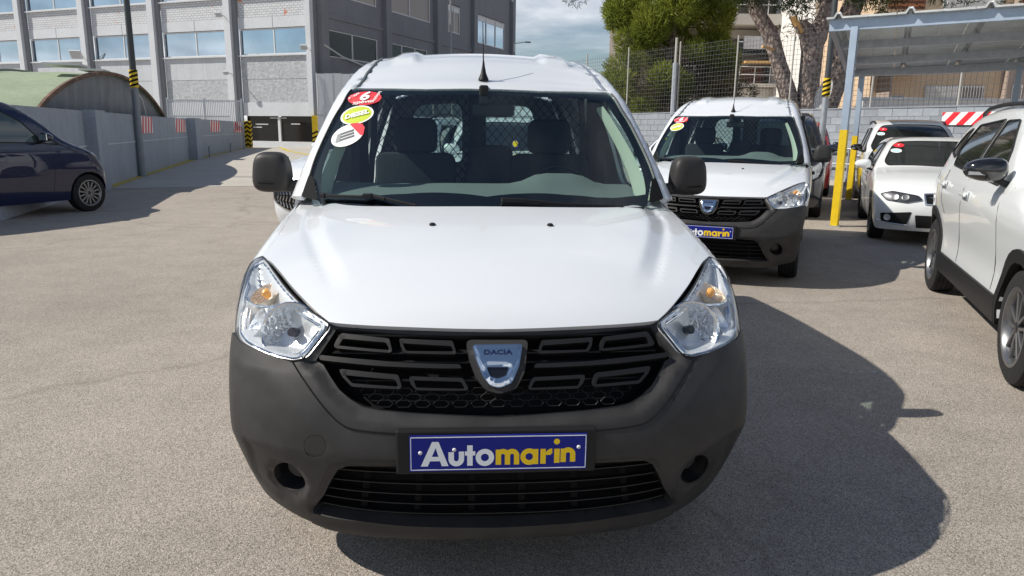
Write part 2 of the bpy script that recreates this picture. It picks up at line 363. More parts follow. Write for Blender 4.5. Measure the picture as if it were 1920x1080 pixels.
V={"hoodfront":[[-0.001,0.158,0.851],[-0.134,0.161,0.853],[-0.281,0.175,0.855],[-0.397,0.193,0.856],[-0.482,0.213,0.857],[-0.521,0.225,0.859]],
"hoodlight":[[-0.521,0.225,0.859],[-0.554,0.255,0.875],[-0.606,0.316,0.902],[-0.671,0.409,0.933],[-0.737,0.526,0.961],[-0.791,0.624,0.979],[-0.839,0.694,0.987]],
"hoodfender":[[-0.839,0.694,0.987],[-0.834,0.76,1.004],[-0.826,0.874,1.032],[-0.826,1.023,1.063],[-0.835,1.206,1.094]],
"hoodrear":[[-0.826,1.449,1.131],[-0.778,1.392,1.132],[-0.679,1.233,1.124],[-0.596,1.139,1.12],[-0.476,1.076,1.122],[-0.252,1.028,1.127],[0.037,1.019,1.13]],
"light":[[-0.839,0.693,0.987],[-0.802,0.623,0.977],[-0.741,0.499,0.952],[-0.669,0.376,0.919],[-0.611,0.299,0.891],[-0.552,0.248,0.87],[-0.52,0.221,0.855],[-0.522,0.209,0.844],[-0.543,0.189,0.817],[-0.575,0.166,0.777],[-0.595,0.16,0.759],[-0.624,0.166,0.752],[-0.685,0.194,0.755],[-0.77,0.256,0.766],[-0.821,0.311,0.772],[-0.858,0.377,0.784],[-0.87,0.441,0.83],[-0.868,0.469,0.867],[-0.865,0.537,0.924],[-0.876,0.672,0.964],[-0.859,0.687,0.978]],
"grille":[[-0.502,0.211,0.851],[-0.528,0.179,0.811],[-0.56,0.152,0.764],[-0.536,0.139,0.755],[-0.481,0.085,0.69],[-0.447,0.066,0.666],[-0.411,0.052,0.647],[-0.365,0.043,0.64],[-0.269,0.031,0.633],[-0.055,0.02,0.623],[-0.006,0.019,0.621]],
"seam":[[-0.624,0.165,0.751],[-0.626,0.165,0.75],[-0.564,0.103,0.684],[-0.505,0.061,0.624],[-0.46,0.041,0.591],[-0.416,0.03,0.58],[-0.308,0.015,0.574],[-0.149,0.006,0.572],[-0.006,0.004,0.569]],
"lower":[[-0.006,-0.001,0.467],[-0.308,0.01,0.468],[-0.419,0.025,0.464],[-0.453,0.032,0.461],[-0.482,0.042,0.445],[-0.508,0.059,0.401],[-0.538,0.089,0.337],[-0.572,0.129,0.282],[-0.577,0.142,0.262],[-0.521,0.118,0.26],[-0.383,0.074,0.263],[-0.284,0.059,0.258],[-0.002,0.048,0.251]],
"fog":[[-0.596,0.101,0.372],[-0.604,0.113,0.35],[-0.619,0.129,0.332],[-0.639,0.148,0.318],[-0.663,0.167,0.313],[-0.686,0.181,0.316],[-0.703,0.187,0.33],[-0.712,0.182,0.351],[-0.711,0.167,0.378],[-0.701,0.149,0.403],[-0.684,0.13,0.422],[-0.664,0.114,0.433],[-0.642,0.102,0.435],[-0.622,0.095,0.428],[-0.607,0.092,0.414],[-0.598,0.094,0.394]],
"pod":[[-0.787,0.172,0.517],[-0.791,0.208,0.439],[-0.794,0.265,0.355],[-0.77,0.271,0.302],[-0.721,0.237,0.276],[-0.683,0.22,0.252],[-0.64,0.182,0.258],[-0.602,0.134,0.302],[-0.572,0.092,0.367]],
"podtop":[[-0.752,0.143,0.508],[-0.707,0.116,0.495],[-0.653,0.093,0.477],[-0.609,0.082,0.449]],
"cap":[[-0.51,0.04,0.528],[-0.513,0.04,0.514],[-0.521,0.042,0.501],[-0.533,0.046,0.492],[-0.547,0.051,0.487],[-0.56,0.055,0.489],[-0.571,0.057,0.496],[-0.578,0.058,0.507],[-0.58,0.059,0.52],[-0.577,0.059,0.534],[-0.569,0.058,0.546],[-0.557,0.056,0.554],[-0.544,0.052,0.558],[-0.531,0.049,0.557],[-0.519,0.045,0.551],[-0.512,0.042,0.54]],
"slot":[[-0.791,0.175,0.517],[-0.781,0.166,0.519],[-0.784,0.179,0.477],[-0.798,0.24,0.399],[-0.812,0.267,0.386],[-0.799,0.205,0.459]],
"wsouter":[[0.061,1.62,1.641],[-0.274,1.64,1.639],[-0.536,1.715,1.642],[-0.624,1.756,1.645],[-0.646,1.747,1.636],[-0.674,1.677,1.577],[-0.713,1.603,1.495],[-0.755,1.495,1.382],[-0.776,1.421,1.306],[-0.787,1.356,1.243],[-0.767,1.335,1.232],[-0.75,1.282,1.192],[-0.73,1.212,1.137]],
"wsclear":[[0.06,1.591,1.619],[-0.273,1.61,1.618],[-0.531,1.669,1.614],[-0.605,1.681,1.603],[-0.641,1.622,1.538],[-0.687,1.542,1.45],[-0.719,1.449,1.354],[-0.736,1.367,1.274],[-0.735,1.292,1.207],[-0.728,1.261,1.182],[-0.652,1.223,1.176],[-0.485,1.165,1.175],[0.041,1.101,1.18]],
"S1o":[[-0.481,0.191,0.837],[-0.336,0.156,0.829],[-0.33,0.153,0.826],[-0.32,0.128,0.796],[-0.327,0.125,0.791],[-0.496,0.16,0.797],[-0.502,0.166,0.803],[-0.495,0.178,0.82]],
"S1h":[[-0.475,0.176,0.823],[-0.34,0.148,0.818],[-0.328,0.13,0.798],[-0.487,0.163,0.804]],
"S2o":[[-0.3,0.15,0.827],[-0.296,0.151,0.829],[-0.137,0.136,0.825],[-0.125,0.112,0.794],[-0.13,0.109,0.789],[-0.282,0.12,0.791],[-0.294,0.133,0.806]],
"S2h":[[-0.29,0.141,0.817],[-0.14,0.126,0.811],[-0.133,0.115,0.797],[-0.278,0.124,0.797]],
"S3o":[[-0.48,0.116,0.741],[-0.473,0.116,0.744],[-0.303,0.084,0.735],[-0.298,0.081,0.731],[-0.288,0.064,0.704],[-0.294,0.061,0.696],[-0.439,0.081,0.699],[-0.47,0.102,0.725]],
"S3h":[[-0.462,0.103,0.729],[-0.308,0.076,0.722],[-0.298,0.065,0.703],[-0.438,0.086,0.708]],
"S4o":[[-0.267,0.076,0.727],[-0.261,0.078,0.731],[-0.106,0.069,0.727],[-0.089,0.054,0.7],[-0.095,0.051,0.693],[-0.244,0.056,0.694],[-0.261,0.065,0.709]],
"S4h":[[-0.253,0.071,0.721],[-0.111,0.063,0.717],[-0.099,0.053,0.698],[-0.245,0.06,0.701]],
"bar":[[-0.545,0.154,0.772],[-0.54,0.155,0.776],[-0.37,0.116,0.77],[-0.272,0.101,0.765],[-0.115,0.091,0.763],[-0.109,0.084,0.752],[-0.174,0.086,0.752],[-0.369,0.106,0.756],[-0.542,0.147,0.763]]}
V2={"wiper1":[[-0.715,1.223,1.153],[-0.523,1.155,1.156],[-0.484,1.149,1.161],[-0.425,1.121,1.15],[-0.294,1.067,1.127]],
"wiper2":[[0.059,1.067,1.149],[0.162,1.074,1.149],[0.31,1.08,1.136],[0.588,1.138,1.12]],
"nozz":[[-0.219,0.79,1.081],[0.234,0.79,1.081]],
"ant":[[0.001,1.667,1.667]],
"stick":[[-0.656,1.682,1.587],[-0.49,1.637,1.598],[-0.576,1.7,1.625],[-0.567,1.618,1.559],[-0.677,1.582,1.49],[-0.52,1.572,1.531],[-0.617,1.627,1.551],[-0.585,1.527,1.471],[-0.71,1.492,1.397],[-0.559,1.491,1.447],[-0.644,1.534,1.458],[-0.626,1.426,1.368]],
"badge":[[-0.076,0.122,0.809],[0.076,0.123,0.81],[0.064,0.085,0.754],[0.041,0.059,0.71],[0.004,0.052,0.697],[-0.024,0.055,0.703],[-0.045,0.068,0.726],[-0.065,0.094,0.769]],
"badgehole":[[-0.035,0.083,0.752],[0.033,0.083,0.751],[0.024,0.069,0.729],[-0.002,0.065,0.721],[-0.024,0.068,0.727]],
"bezel":[[-0.095,0.13,0.819],[-0.085,0.135,0.826],[0.086,0.135,0.825],[0.094,0.129,0.818],[0.081,0.076,0.739],[0.054,0.051,0.695],[0.004,0.045,0.683],[-0.037,0.05,0.693],[-0.065,0.068,0.726],[-0.086,0.099,0.776]],
"tri2":[[-0.79,1.357,1.243],[-0.767,1.335,1.232],[-0.75,1.282,1.192],[-0.73,1.217,1.142],[-0.784,1.249,1.148],[-0.808,1.266,1.153],[-0.801,1.308,1.194]]}
MF=Polar(f_low,(0,1.7,.45)); MU=Axial(f_up)
def sm(x): x=np.clip(x,0,1); return x*x*(3-2*x)
def closeloop(chain):  # chain from centre to centre on the left half -> full loop
    c=[tuple(p) for p in chain]; c[0]=(0,)+tuple(c[0][1:]); c[-1]=(0,)+tuple(c[-1][1:])
    return c+[(-x,y,z) for x,y,z in reversed(c[1:-1])]
def side_x(z): return float(itp(np.array(z),WZ))
def off_pt(mp,p,d):
    P=mp.pt(mp.par(np.array([p],float))); n=fgrad(mp.f,P)[0]; return P[0]+n*d, n
def line_on(mp,pts,d):
    P=mp.pt(mp.par(np.array([tuple(p) for p in pts],float))); return [tuple(x) for x in P+fgrad(mp.f,P)*d]
def well(name,outline,mp,depth,m,parent,bottom=None,start=-.002,botmat=None,step=.03):
    """recess: a wall running inwards from an outline and a floor"""
    ol=[tuple(p) for p in resample([np.array(p) for p in outline],step)]
    mb=MB(); a=line_on(mp,ol,start); b=line_on(mp,ol,-depth); n=len(a)
    mb.add(a+b,[(i,(i+1)%n,n+(i+1)%n,n+i) for i in range(n)])
    w=mb.build(name,m,parent,smooth=True)
    panel(bottom or 'backing',outline,mp,botmat or M['black'],w,off=-depth,step=.06)
    return w
def tyre_wheel(parent,name,x,y,z,R,wid,rimR,spokes,side,rimmat,tyremat,kind='spoke',steer=0):
    """wheel whose outer face looks along side*x"""
    wh=MB(); w=wid/2
    prof=[(-w,rimR),(-w*.98,rimR+.012),(-w,R-.035),(-w*.86,R-.008),(-w*.6,R),(w*.6,R),(w*.86,R-.008),(w,R-.035),(w*.98,rimR+.012),(w,rimR)]
    t=MB().lathe(prof,40).build('tyre',tyremat)
    me=t.data
    root=mesh_obj(name,[],[],None,parent) ; bpy.data.objects.remove(root)
    root=t; root.name=name; 
    # tread grooves
    root.parent=parent; root.location=(x,y,z); root.rotation_euler=(0,0,steer)
    me.polygons.foreach_set('use_smooth',[True]*len(me.polygons)); me.set_sharp_from_angle(angle=R_(40))
    g=MB()
    for gx in(-.55,-.2,.2,.55):
        g.lathe([(gx*w-.004,R+.0006),(gx*w+.004,R+.0006)],40)
    g.build('tread_groove',M['black'],root)
    ox=side*w
    rim=MB(); rim.lathe([(ox*.93,rimR+.004),(ox*1.0,rimR+.006),(ox*1.0,rimR-.012),(ox*.80,rimR-.03),(ox*.2,rimR-.035),(-ox*.9,rimR-.03),(-ox*.9,rimR)],40)
    rr=rim.build('rim',rimmat,root,True)
    MB().lathe([(ox*.1,0.001),(ox*.1,rimR-.03)],24).build('brake_disc',M['alloy_dark'] if kind!='steel' else M['steelrim'],rr)
    sp=MB()
    if kind=='steel':
        sp.lathe([(ox*.75,.001),(ox*.75,.05),(ox*.55,.09),(ox*.62,rimR*.75),(ox*.7,rimR-.02)],32)
        for k in range(10):
            a=2*math.pi*k/10; sp.box((ox*.66,math.cos(a)*rimR*.6,math.sin(a)*rimR*.6),(.012,.03,.03))
        sp.build('wheel_disc',M['steelrim'],rr,True)
    else:
        for k in range(spokes):
            s1=MB(); a=2*math.pi*k/spokes+.2
            ca,sa=math.cos(a),math.sin(a); tx,ty=-sa,ca
            wi=.030 if kind=='spoke' else .036
            for sg in ((-1,1) if kind=='twin' else (0,)):
                r0=.03; r1=rimR-.015; o0=sg*wi*.45; o1=sg*wi*1.5
                w0=wi*.62 if kind=='twin' else wi*.75; w1=w0*(.8 if kind=='twin' else 1.5)
                pts=[]
                for (r,o_,ww) in((r0,o0,w0),(r1,o1,w1)):
                    for dx in(.82,.62):
                        for s_ in(-1,1):
                            pts.append((ox*dx,ca*r+tx*(o_+s_*ww/2),sa*r+ty*(o_+s_*ww/2)))
                s1.add(pts,[(0,1,5,4),(2,6,7,3),(0,4,6,2),(1,3,7,5),(0,2,3,1),(4,5,7,6)])
            s1.build('spoke',rimmat,rr,bevel=.003,seg=1)
        MB().lathe([(ox*.86,.001),(ox*.86,.026),(ox*.80,.034),(ox*.55,.038)],20).build('hub_cap',M['alloy_dark'],rr,True)
    return root
# block letters drawn as strokes (coordinates on the plate artwork, y down)
def ring(cx,cy,ro,ri,a0,a1,n=20):
    o=[];
    for i in range(n):
        t0=R_(a0+(a1-a0)*i/n); t1=R_(a0+(a1-a0)*(i+1)/n)
        o.append([(cx+ro*math.cos(t0),cy+ro*math.sin(t0)),(cx+ro*math.cos(t1),cy+ro*math.sin(t1)),(cx+ri*math.cos(t1),cy+ri*math.sin(t1)),(cx+ri*math.cos(t0),cy+ri*math.sin(t0))])
    return o
def rect(x0,y0,x1,y1): return [(x0,y0),(x1,y0),(x1,y1),(x0,y1)]
PLATE_LETTERS=[('white',[[[(190,935),(240,935),(316,748),(272,748)]],[[(340,935),(388,935),(318,748),(282,748)]],[rect(232,862,346,896)]]),
 ('white',[[rect(388,828,427,884)],[rect(462,825,500,884)],ring(444,882,56,17,0,180)]),
 ('white',[[rect(522,778,561,935)],[rect(506,824,580,856)]]),
 ('white',[ring(649,873,66,29,0,360,36)]),
 ('yellow',[[rect(727,815,766,932)],[rect(793,860,831,932)],[rect(859,860,897,932)],ring(779,862,52,14,180,360),ring(845,862,52,14,180,360)]),
 ('yellow',[ring(969,873,64,27,0,360,36),[rect(996,815,1035,932)]]),
 ('yellow',[[rect(1050,815,1089,930)],ring(1137,862,50,12,180,268)]),
 ('yellow',[[rect(1150,815,1190,925)],ring(1168,760,22,.1,0,360,24)]),
 ('yellow',[[rect(1197,815,1236,920)],[rect(1266,858,1305,918)],ring(1251,860,54,16,180,360)])]
def text_mesh(name,body,size,m,parent,offset=0,extrude=.0003,shear=0,align='CENTER'):
    c=bpy.data.curves.new(name,'FONT'); c.body=body; c.size=size; c.offset=offset; c.extrude=extrude; c.shear=shear; c.align_x=align; c.align_y='CENTER'; c.resolution_u=3
    o=bpy.data.objects.new(name,c); S.collection.objects.link(o); bpy.context.view_layer.update()
    me=bpy.data.meshes.new_from_object(o.evaluated_get(bpy.context.evaluated_depsgraph_get())); bpy.data.objects.remove(o)
    me.materials.clear(); me.materials.append(m); t=bpy.data.objects.new(name,me); link(t,parent); return t
M['plate_blue']=mat('plate_blue',(.012,.020,.24),.5,spec=.2); M['plate_white']=mat('plate_white',(.88,.92,.95),.45); M['plate_yellow']=mat('plate_yellow',(.92,.62,.005),.45)
M['st_red']=mat('sticker_red',(.72,.03,.045),.45); M['st_green']=mat('sticker_green',(.50,.60,.03),.45); M['st_white']=mat('sticker_white',(.82,.82,.82),.45); M['st_grey']=mat('sticker_grey',(.12,.13,.14),.4); M['screw']=mat('worn_screw',(.6,.6,.6),.5)
M['liner_wall']=mat('cabin_dark_trim',(.030,.034,.036),.85); M['pillar_trim']=mat('pale_pillar_trim',(.42,.46,.38),.75); M['wire']=mat('bulkhead_wire',(.008,.008,.008),.6)
M['reflector']=mat('lamp_reflector',(.92,.94,.96),.14,metal=.8,bump=.35,bscale=55); M['housing']=mat('lamp_housing',(.78,.80,.82),.28,metal=.45,bump=.08,bscale=50)
M['intake']=mat('dark_intake_plastic',(.009,.009,.010),.5)
M['ind_refl']=mat('indicator_reflector',(.92,.78,.60),.16,metal=.8,bump=.5,bscale=160)
PTRIM=[(0.591, 1.667, 1.596), (0.633, 1.61, 1.531), (0.697, 1.483, 1.394), (0.739, 1.369, 1.275), (0.757, 1.281, 1.188), (0.652, 1.232, 1.185), (0.66, 1.312, 1.253), (0.637, 1.48, 1.413), (0.598, 1.597, 1.53)]
SCOOP=[(-0.836, 0.29, 0.715), (-0.769, 0.224, 0.722), (-0.699, 0.174, 0.713), (-0.643, 0.132, 0.686), (-0.597, 0.095, 0.643), (-0.554, 0.069, 0.608), (-0.509, 0.047, 0.575), (-0.471, 0.032, 0.531), (-0.49, 0.034, 0.506), (-0.54, 0.053, 0.467), (-0.636, 0.087, 0.47), (-0.741, 0.135, 0.506), (-0.798, 0.184, 0.546), (-0.829, 0.243, 0.634)]
def make_van():
    v=empty('panel_van')
    # ---- bonnet
    hc=cr_smooth(V['hoodfront'],4)+cr_smooth(V['hoodlight'],4)[1:]+cr_smooth(V['hoodfender'],3)[1:]+cr_smooth([V['hoodfender'][-1]]+[tuple(p) for p in V['hoodrear']],4)[1:]
    def hd_(P,q):
        x=np.abs(P[:,0]); y=P[:,1]; ln=.70-.28*np.clip((1.05-y)/.85,0,1)**1.3; d=ln-x
        return .011*sm((d+.03)/.06)*sm((y-.30)/.25) - .004*sm(1-np.abs(d+.045)/.03)*sm((y-.30)/.25)
    hood=panel('bonnet',closeloop(hc),MF,M['white'],v,step=.020,thick=.02,disp=hd_)
    for p in V2['nozz']:
        q,n=off_pt(MF,p,.010); MB().lathe([(-.003,.013),(.006,.012),(.010,.007),(.010,.0001)],10,'z',q).build('washer_nozzle',M['plastic2'],hood,True)
    # ---- wings
    lt=V['light']; arch=[(-.88,.83-.40*math.cos(t),.31+.40*math.sin(t)) for t in np.linspace(R_(28),R_(152),14)]
    arch=[(-side_x(z),y,z) for _,y,z in arch]
    wing=[lt[0]]+[lt[19],(-.885,.585,.93),(-.892,.545,.86),lt[15],(-.885,.49,.755),(-.872,.468,.62)]+arch+[(-.84,1.24,.3),(-.84,1.45,.3),(-.88,1.45,.7),(-.90,1.45,.95),(-.868,1.45,1.12)]+list(reversed(V['hoodfender']))
    for s in(1,-1):
        o=[(p[0]*s,p[1],p[2]) for p in wing]; panel('wing',o,MF,M['white'],v,step=.03,thick=.015)
    # ---- bumper
    podp=[tuple(p) for p in V['pod']]; 
    low=V['lower']; seam=V['seam']
    bot=[(-.0,.085,.19),(-.3,.105,.19),(-.5,.17,.19),(-.60,.235,.205),(-.68,.29,.225),(-.75,.36,.235),(-.81,.45,.245),(-.835,.5,.26)]
    ch=list(reversed(seam))+[lt[12],lt[13],lt[14],lt[15],(-.885,.49,.75),(-.872,.462,.62),(-.86,.452,.5),(-.845,.47,.38)]+list(reversed(bot))
    lowfull=closeloop(low[:8]+low[8:])
    fogL=cr_closed(V['fog'],2); capL=cr_closed(V['cap'],1)
    MFpod=[MF.par(np.array(podp+[tuple(p) for p in reversed(V['podtop'])])),]; MFpod.append(MFpod[0]*[-1,1])
    MFseam=MF.par(np.array(closeloop([seam[-1]]+list(reversed(seam))[1:]+[lt[11]])))
    lowuv=MF.par(np.array(lowfull)); fuv=[MF.par(np.array(fogL)),MF.par(np.array(mir(fogL)))]
    scu=MF.par(np.array(cr_closed(SCOOP,2))); scu=[scu,scu*[-1,1]]
    def bdisp(P,q):
        d=np.zeros(len(q))
        for ss in scu: d-=.0055*np.where(inpoly(q,ss),sm(dseg(q,ss)/.055),0)
        for pp in MFpod:
            dd=dseg(q,pp); ins=inpoly(q,pp); d-=.008*np.where(ins,sm(dd/.035),0)
        for ff in fuv:
            dd=dseg(q,ff); d-=.010*sm(1-dd/.022)
        dd=dseg(q,lowuv); d-=.012*sm(1-dd/.02)
        # shoulder: the bumper swells outside the grille seam
        dd=dseg(q,MF.par(np.array([tuple(p) for p in reversed(V['seam'])])),False); dd2=dseg(q,MF.par(np.array(mir(V['seam']))),False); d+=.006*sm(np.minimum(dd,dd2)/.10)-.004*sm(1-np.minimum(dd,dd2)/.01)
        return d
    bump=panel('bumper',closeloop(ch),MF,M['plastic'],v,holes=[lowfull,fogL,mir(fogL),capL],step=.0155,disp=bdisp,thick=.022)
    panel('tow_cover',[tuple(np.array(p)*1) for p in (np.array(capL)-np.mean(capL,0))*.965+np.mean(capL,0)],MF,M['plastic'],bump,off=.0015,thick=.006,step=.02)
    panel('gap_backing',[tuple(p) for p in (np.array(capL)-np.mean(capL,0))*1.1+np.mean(capL,0)],MF,M['black'],bump,off=-.014,step=.03)
    for s in(1,-1):
        o=fogL if s==1 else mir(fogL); w=well('fog_recess',o,MF,.07,M['plastic2'],bump,'lamp_blank',botmat=M['plastic2'],step=.02,start=-.012)
        c=np.mean(o,0); inner=[tuple(p) for p in (np.array(o)-c)*.62+c+np.array([.012*s,0,.012])]
        panel('blank_disc',inner,MF,M['plastic'],w,off=-.045,thick=.02,step=.02)
    # pod lip highlight edge
    for s in(1,-1):
        pts=cr_smooth([(p[0]*s,p[1],p[2]) for p in podp],3); MB().tube(line_on(MF,pts,.0005),.0035,6).build('pod_lip',M['plastic'],bump,True)
        sl=[(p[0]*s,p[1],p[2]) for p in V['slot'][:3]]+[(-.868*s,.29,.40),(-.868*s,.28,.45),(-.87*s,.27,.49)]
    MB().tube(line_on(MF,cr_smooth([ (p[0],p[1],p[2]) for p in V['seam']]+[(-p[0],p[1],p[2]) for p in reversed(V['seam'][:-1])],2),-.0005),.0022,6).build('seam_line',M['black'],bump,True)
    # ---- lower intake
    w=well('lower_intake',lowfull,MF,.12,M['intake'],v,'intake_backing',start=-.012)
    for k,z in enumerate((.285,.325,.362,.40,.438)):
        xs=np.linspace(-.54,.54,19) if z>.3 else np.linspace(-.56,.56,19)
        lim=.565-(.0 if z<.36 else (z-.36)*1.1); xs=np.linspace(-lim,lim,19)
        pts=[tuple(MF.pt(MF.par(np.array([[x,.05,z]])))[0]+np.array([0,.035,0])) for x in xs]
        mb=MB()
        for a,b in zip(pts[:-1],pts[1:]): mb.bar(a,b,.018,.003)
        mb.build('grille_slat',M['intake'],w)
    for x in(-.42,-.25,-.08,.08,.25,.42):
        y=float(MF.pt(MF.par(np.array([[x,.05,.36]])))[0][1])+.07; MB().bar((x,y,.26),(x*.94,y,.46),.003,.02,up=(1,0,0)).build('grille_strut',M['black'],w)
    # front lip
    lipo=closeloop(list(reversed(V['lower'][7:]))+[(-.585,.17,.245),(-.575,.20,.218),(-.52,.18,.202),(-.39,.12,.204),(-.29,.09,.206),(0,.08,.207)])
    panel('front_lip',lipo,MF,M['plastic'],bump,off=.010,thick=.045,step=.02,disp=lambda P,q:.006*sm((.26-P[:,2])/.05))
    # ---- grille surround
    gr=closeloop(list(reversed(V['grille']))+[(0,.219,.845)])
    gr=list(reversed(V['grille'])); gr[0]=(0,gr[0][1],gr[0][2]); gtop=[(-.43,.185,.852),(-.30,.16,.846),(-.15,.15,.842),(0,.15,.842)]
    gfull=closeloop(gr+gtop); guv=MF.par(np.array(gfull))
    so=list(reversed(seam))+[lt[10],lt[9],lt[8],(-.525,.225,.862),(-.515,.215,.866),(-.40,.185,.86),(-.28,.165,.855),(-.12,.152,.853),(0,.15,.852)]
    def gd(P,q): dd=dseg(q,guv); return -.020*(1-sm(dd/.040))-.002
    sur=panel('grille_surround',closeloop(so),MF,M['plastic'],v,holes=[gfull],step=.015,disp=gd,thick=.02)
    gw=well('grille_cavity',gfull,MF,.11,M['plastic2'],v,'grille_backing',start=-.02)
    def both(nm,key_o,key_h,off,thick,m,par):
        for s in(1,-1):
            a=[(p[0]*s,p[1],p[2]) for p in rounded(V[key_o],.006,3)]; h=[[(p[0]*s,p[1],p[2]) for p in rounded(V[key_h],.006,3)]] if key_h else []
            pn=panel(nm,a,MF,m,par,holes=h,off=off,thick=thick,step=.012,disp=(lambda P,q,A=MF.par(np.array(a)),HH=[MF.par(np.array(x)) for x in h]: -.003*sm(1-np.minimum.reduce([dseg(q,A)]+[dseg(q,x) for x in HH])/.004)))
            if key_h:
                bars=h[0]; c=np.mean(bars,0)
                l=[p for p in bars if p[0]<c[0]]; 
    for k in('S1','S2','S3','S4'): both('vent_frame',k+'o',k+'h',-.006,.03,M['plastic2'],sur)
    both('grille_bar','bar',None,-.004,.03,M['plastic2'],sur)
    # flat struts joining the vents, behind them
    for z in(.825,.772,.745,.695):
        xs=np.linspace(-.50,.50,15); lim=.50 if z>.74 else .42; xs=np.linspace(-lim,lim,15)
        pts=[tuple(MF.pt(MF.par(np.array([[x,.15,z]])))[0]+np.array([0,.045,0])) for x in xs]; mb=MB()
        for a,b in zip(pts[:-1],pts[1:]): mb.bar(a,b,.03,.004)
        mb.build('grille_slat',M['plastic2'],gw)
    # honeycomb at the foot of the grille
    hx=MB(); gz=[.640,.656,.672,.688]
    for r in range(3):
        for k in range(-9,10):
            cx=k*.056+(.028 if r%2 else 0); cz=.645+r*.0175
            if abs(cx)>.36+.03*r: continue
            hexp=[(cx-.024,cz),(cx-.014,cz+.010),(cx+.014,cz+.010),(cx+.024,cz),(cx+.014,cz-.010),(cx-.014,cz-.010)]
            pts=[tuple(MF.pt(MF.par(np.array([[a,.05,b]])))[0]+np.array([0,.03,0])) for a,b in hexp]
            hx.tube(pts,.0015,4,closed=True)
    tag(hx.build('honeycomb_mesh',M['intake'],sur),kind='stuff')
    # ---- badge
    bz=panel('badge_bezel',rounded(V2['bezel'],.012,3),MF,M['plastic'],v,off=.004,thick=.03,step=.015,disp=lambda P,q,A=MF.par(np.array(rounded(V2['bezel'],.012,3))): -.008*sm(1-dseg(q,A)/.01))
    bo=rounded(V2['badge'],.01,3); bh=rounded(V2['badgehole'],.006,3)
    bu=MF.par(np.array(bo)); bhu=MF.par(np.array(bh))
    bd=panel('badge_emblem',bo,MF,M['chrome'],bz,holes=[bh],off=.010,thick=.008,step=.008,disp=lambda P,q: .004*sm(np.minimum(dseg(q,bu),dseg(q,bhu))/.012))
    panel('badge_inset',bh,MF,M['gloss_black'],bz,off=.005,thick=.002,step=.02)
    t=text_mesh('badge_lettering','DACIA',.0195,M['st_grey'],bd,offset=.0007,extrude=.0008)
    t.scale=(1.45,1,1); q,n=off_pt(MF,(0,.11,.787),.0165); t.location=tuple(q); t.rotation_euler=Vector(-n).to_track_quat('-Z','Y').to_euler(); t.data.materials[0]=flat('badge_letter_blue',(.012,.02,.07),.3)
    # ---- number plate
    ph=MB().box((-.006,.000,.5245),(.590,.026,.138)).build('plate_holder',M['plastic2'],v,bevel=.006)
    pl=MB().box((0,-.0165,.5235),(.5215,.004,.1135)).build('number_plate',M['plate_blue'],v,bevel=.0015)
    sc=.5215/1276.; y0=-.0188
    def pp(x,y): return ((x-112)*sc-.26075,(839-y)*sc+.5235)
    fr=MB(); 
    for a in((118,712,1382,718),(118,960,1382,966),(118,712,123,966),(1377,712,1382,966)):
        x0,z0=pp(a[0],a[3]); x1,z1=pp(a[2],a[1]); fr.box(((x0+x1)/2,y0,(z0+z1)/2),(x1-x0,.0006,z1-z0))
    fr.build('plate_border',M['plate_white'],pl)
    k=0
    for col,grp in PLATE_LETTERS:
        mb=MB()
        for st in grp:
            k+=1; yy=y0-.0004-.00006*(k%5)
            for poly in st:
                P=[pp(a,b) for a,b in poly]; mb.add([(x,yy,z) for x,z in P],[tuple(range(len(P)))])
        mb.build('letter',M['plate_'+col],pl)
    for (a,b) in((188,832),(1328,805),(430,812)):
        x,z=pp(a,b); s_=MB(); s_.lathe([(y0-.004,.0001),(y0-.004,.004),(y0,.0065)],7,'y',(x,0,z)); s_.build('screw',M['screw'],pl)
    # ---- head lamps
    for s in(1,-1):
        lo=cr_closed(rounded(lt,.008,2),1); lo=[(p[0]*s,p[1],p[2]) for p in lo]; lu=MF.par(np.array(lo))
        lens=panel('headlight',lo,MF,M['lens'],v,step=.02,off=.001,thick=.012)
        hd=panel('lamp_housing',lo,MF,M['housing'],lens,step=.014,off=-.012,thick=.004,disp=lambda P,q: -.065*sm((dseg(q,lu)-.006)/.045))
        ring_=MB().tube(line_on(MF,resample([np.array(p) for p in lo],.02),-.001),.0032,6,closed=True).build('lamp_seal',M['plastic2'],lens,True)
        il=[np.array(p) for p in lo]; c=np.mean(il,0)
        inn=[tuple(c+(p-c)*.93) for p in il]; MB().tube(line_on(MF,resample([np.array(p) for p in inn],.02),-.016),.0042,6,closed=True).build('lamp_trim',M['chrome'],lens,True)
        for sc_,ro_ in((.86,.0028),(.79,.0022)):  # extra chrome strips, added to give bright highlights low in the lamp
            in2=[tuple(c+(p-c)*sc_+np.array([0,0,-.004])) for p in il]; in2=[q for q in in2 if q[2]<.86]; MB().tube(line_on(MF,cr_smooth(sorted(in2,key=lambda q:math.atan2(q[2]-.86,(q[0]-c[0])*-1)),1),-.022-(.93-sc_)*.12),ro_*1.6,6).build('lamp_trim',M['chrome'],lens,True)
        # main reflector
        bc,n=off_pt(MF,(-.655*s,.27,.832),-.045); mb=MB(); pr=[]
        for i in range(12):
            t=i/11; r=.012+.078*t; pr.append((-(.075)*(1-t*t),r))
        mb.lathe(pr,28,'z'); bo_=mb.build('reflector_bowl',M['reflector'],lens,True)
        dirv=(Vector((0,-1,.02))*.6+Vector(n)*.4).normalized(); bo_.location=tuple(bc+np.array(n)*.012); bo_.rotation_euler=dirv.to_track_quat('Z','Y').to_euler()
        MB().lathe([(-.05,.0001),(-.05,.015),(-.012,.015),(-.006,.010),(-.006,.0001)],14,'z').build('bulb_shield',M['alloy_dark'],bo_,True)
        MB().lathe([(.001,.089),(.004,.093),(.001,.097)],28,'z').build('bowl_rim',M['chrome'],bo_,True)
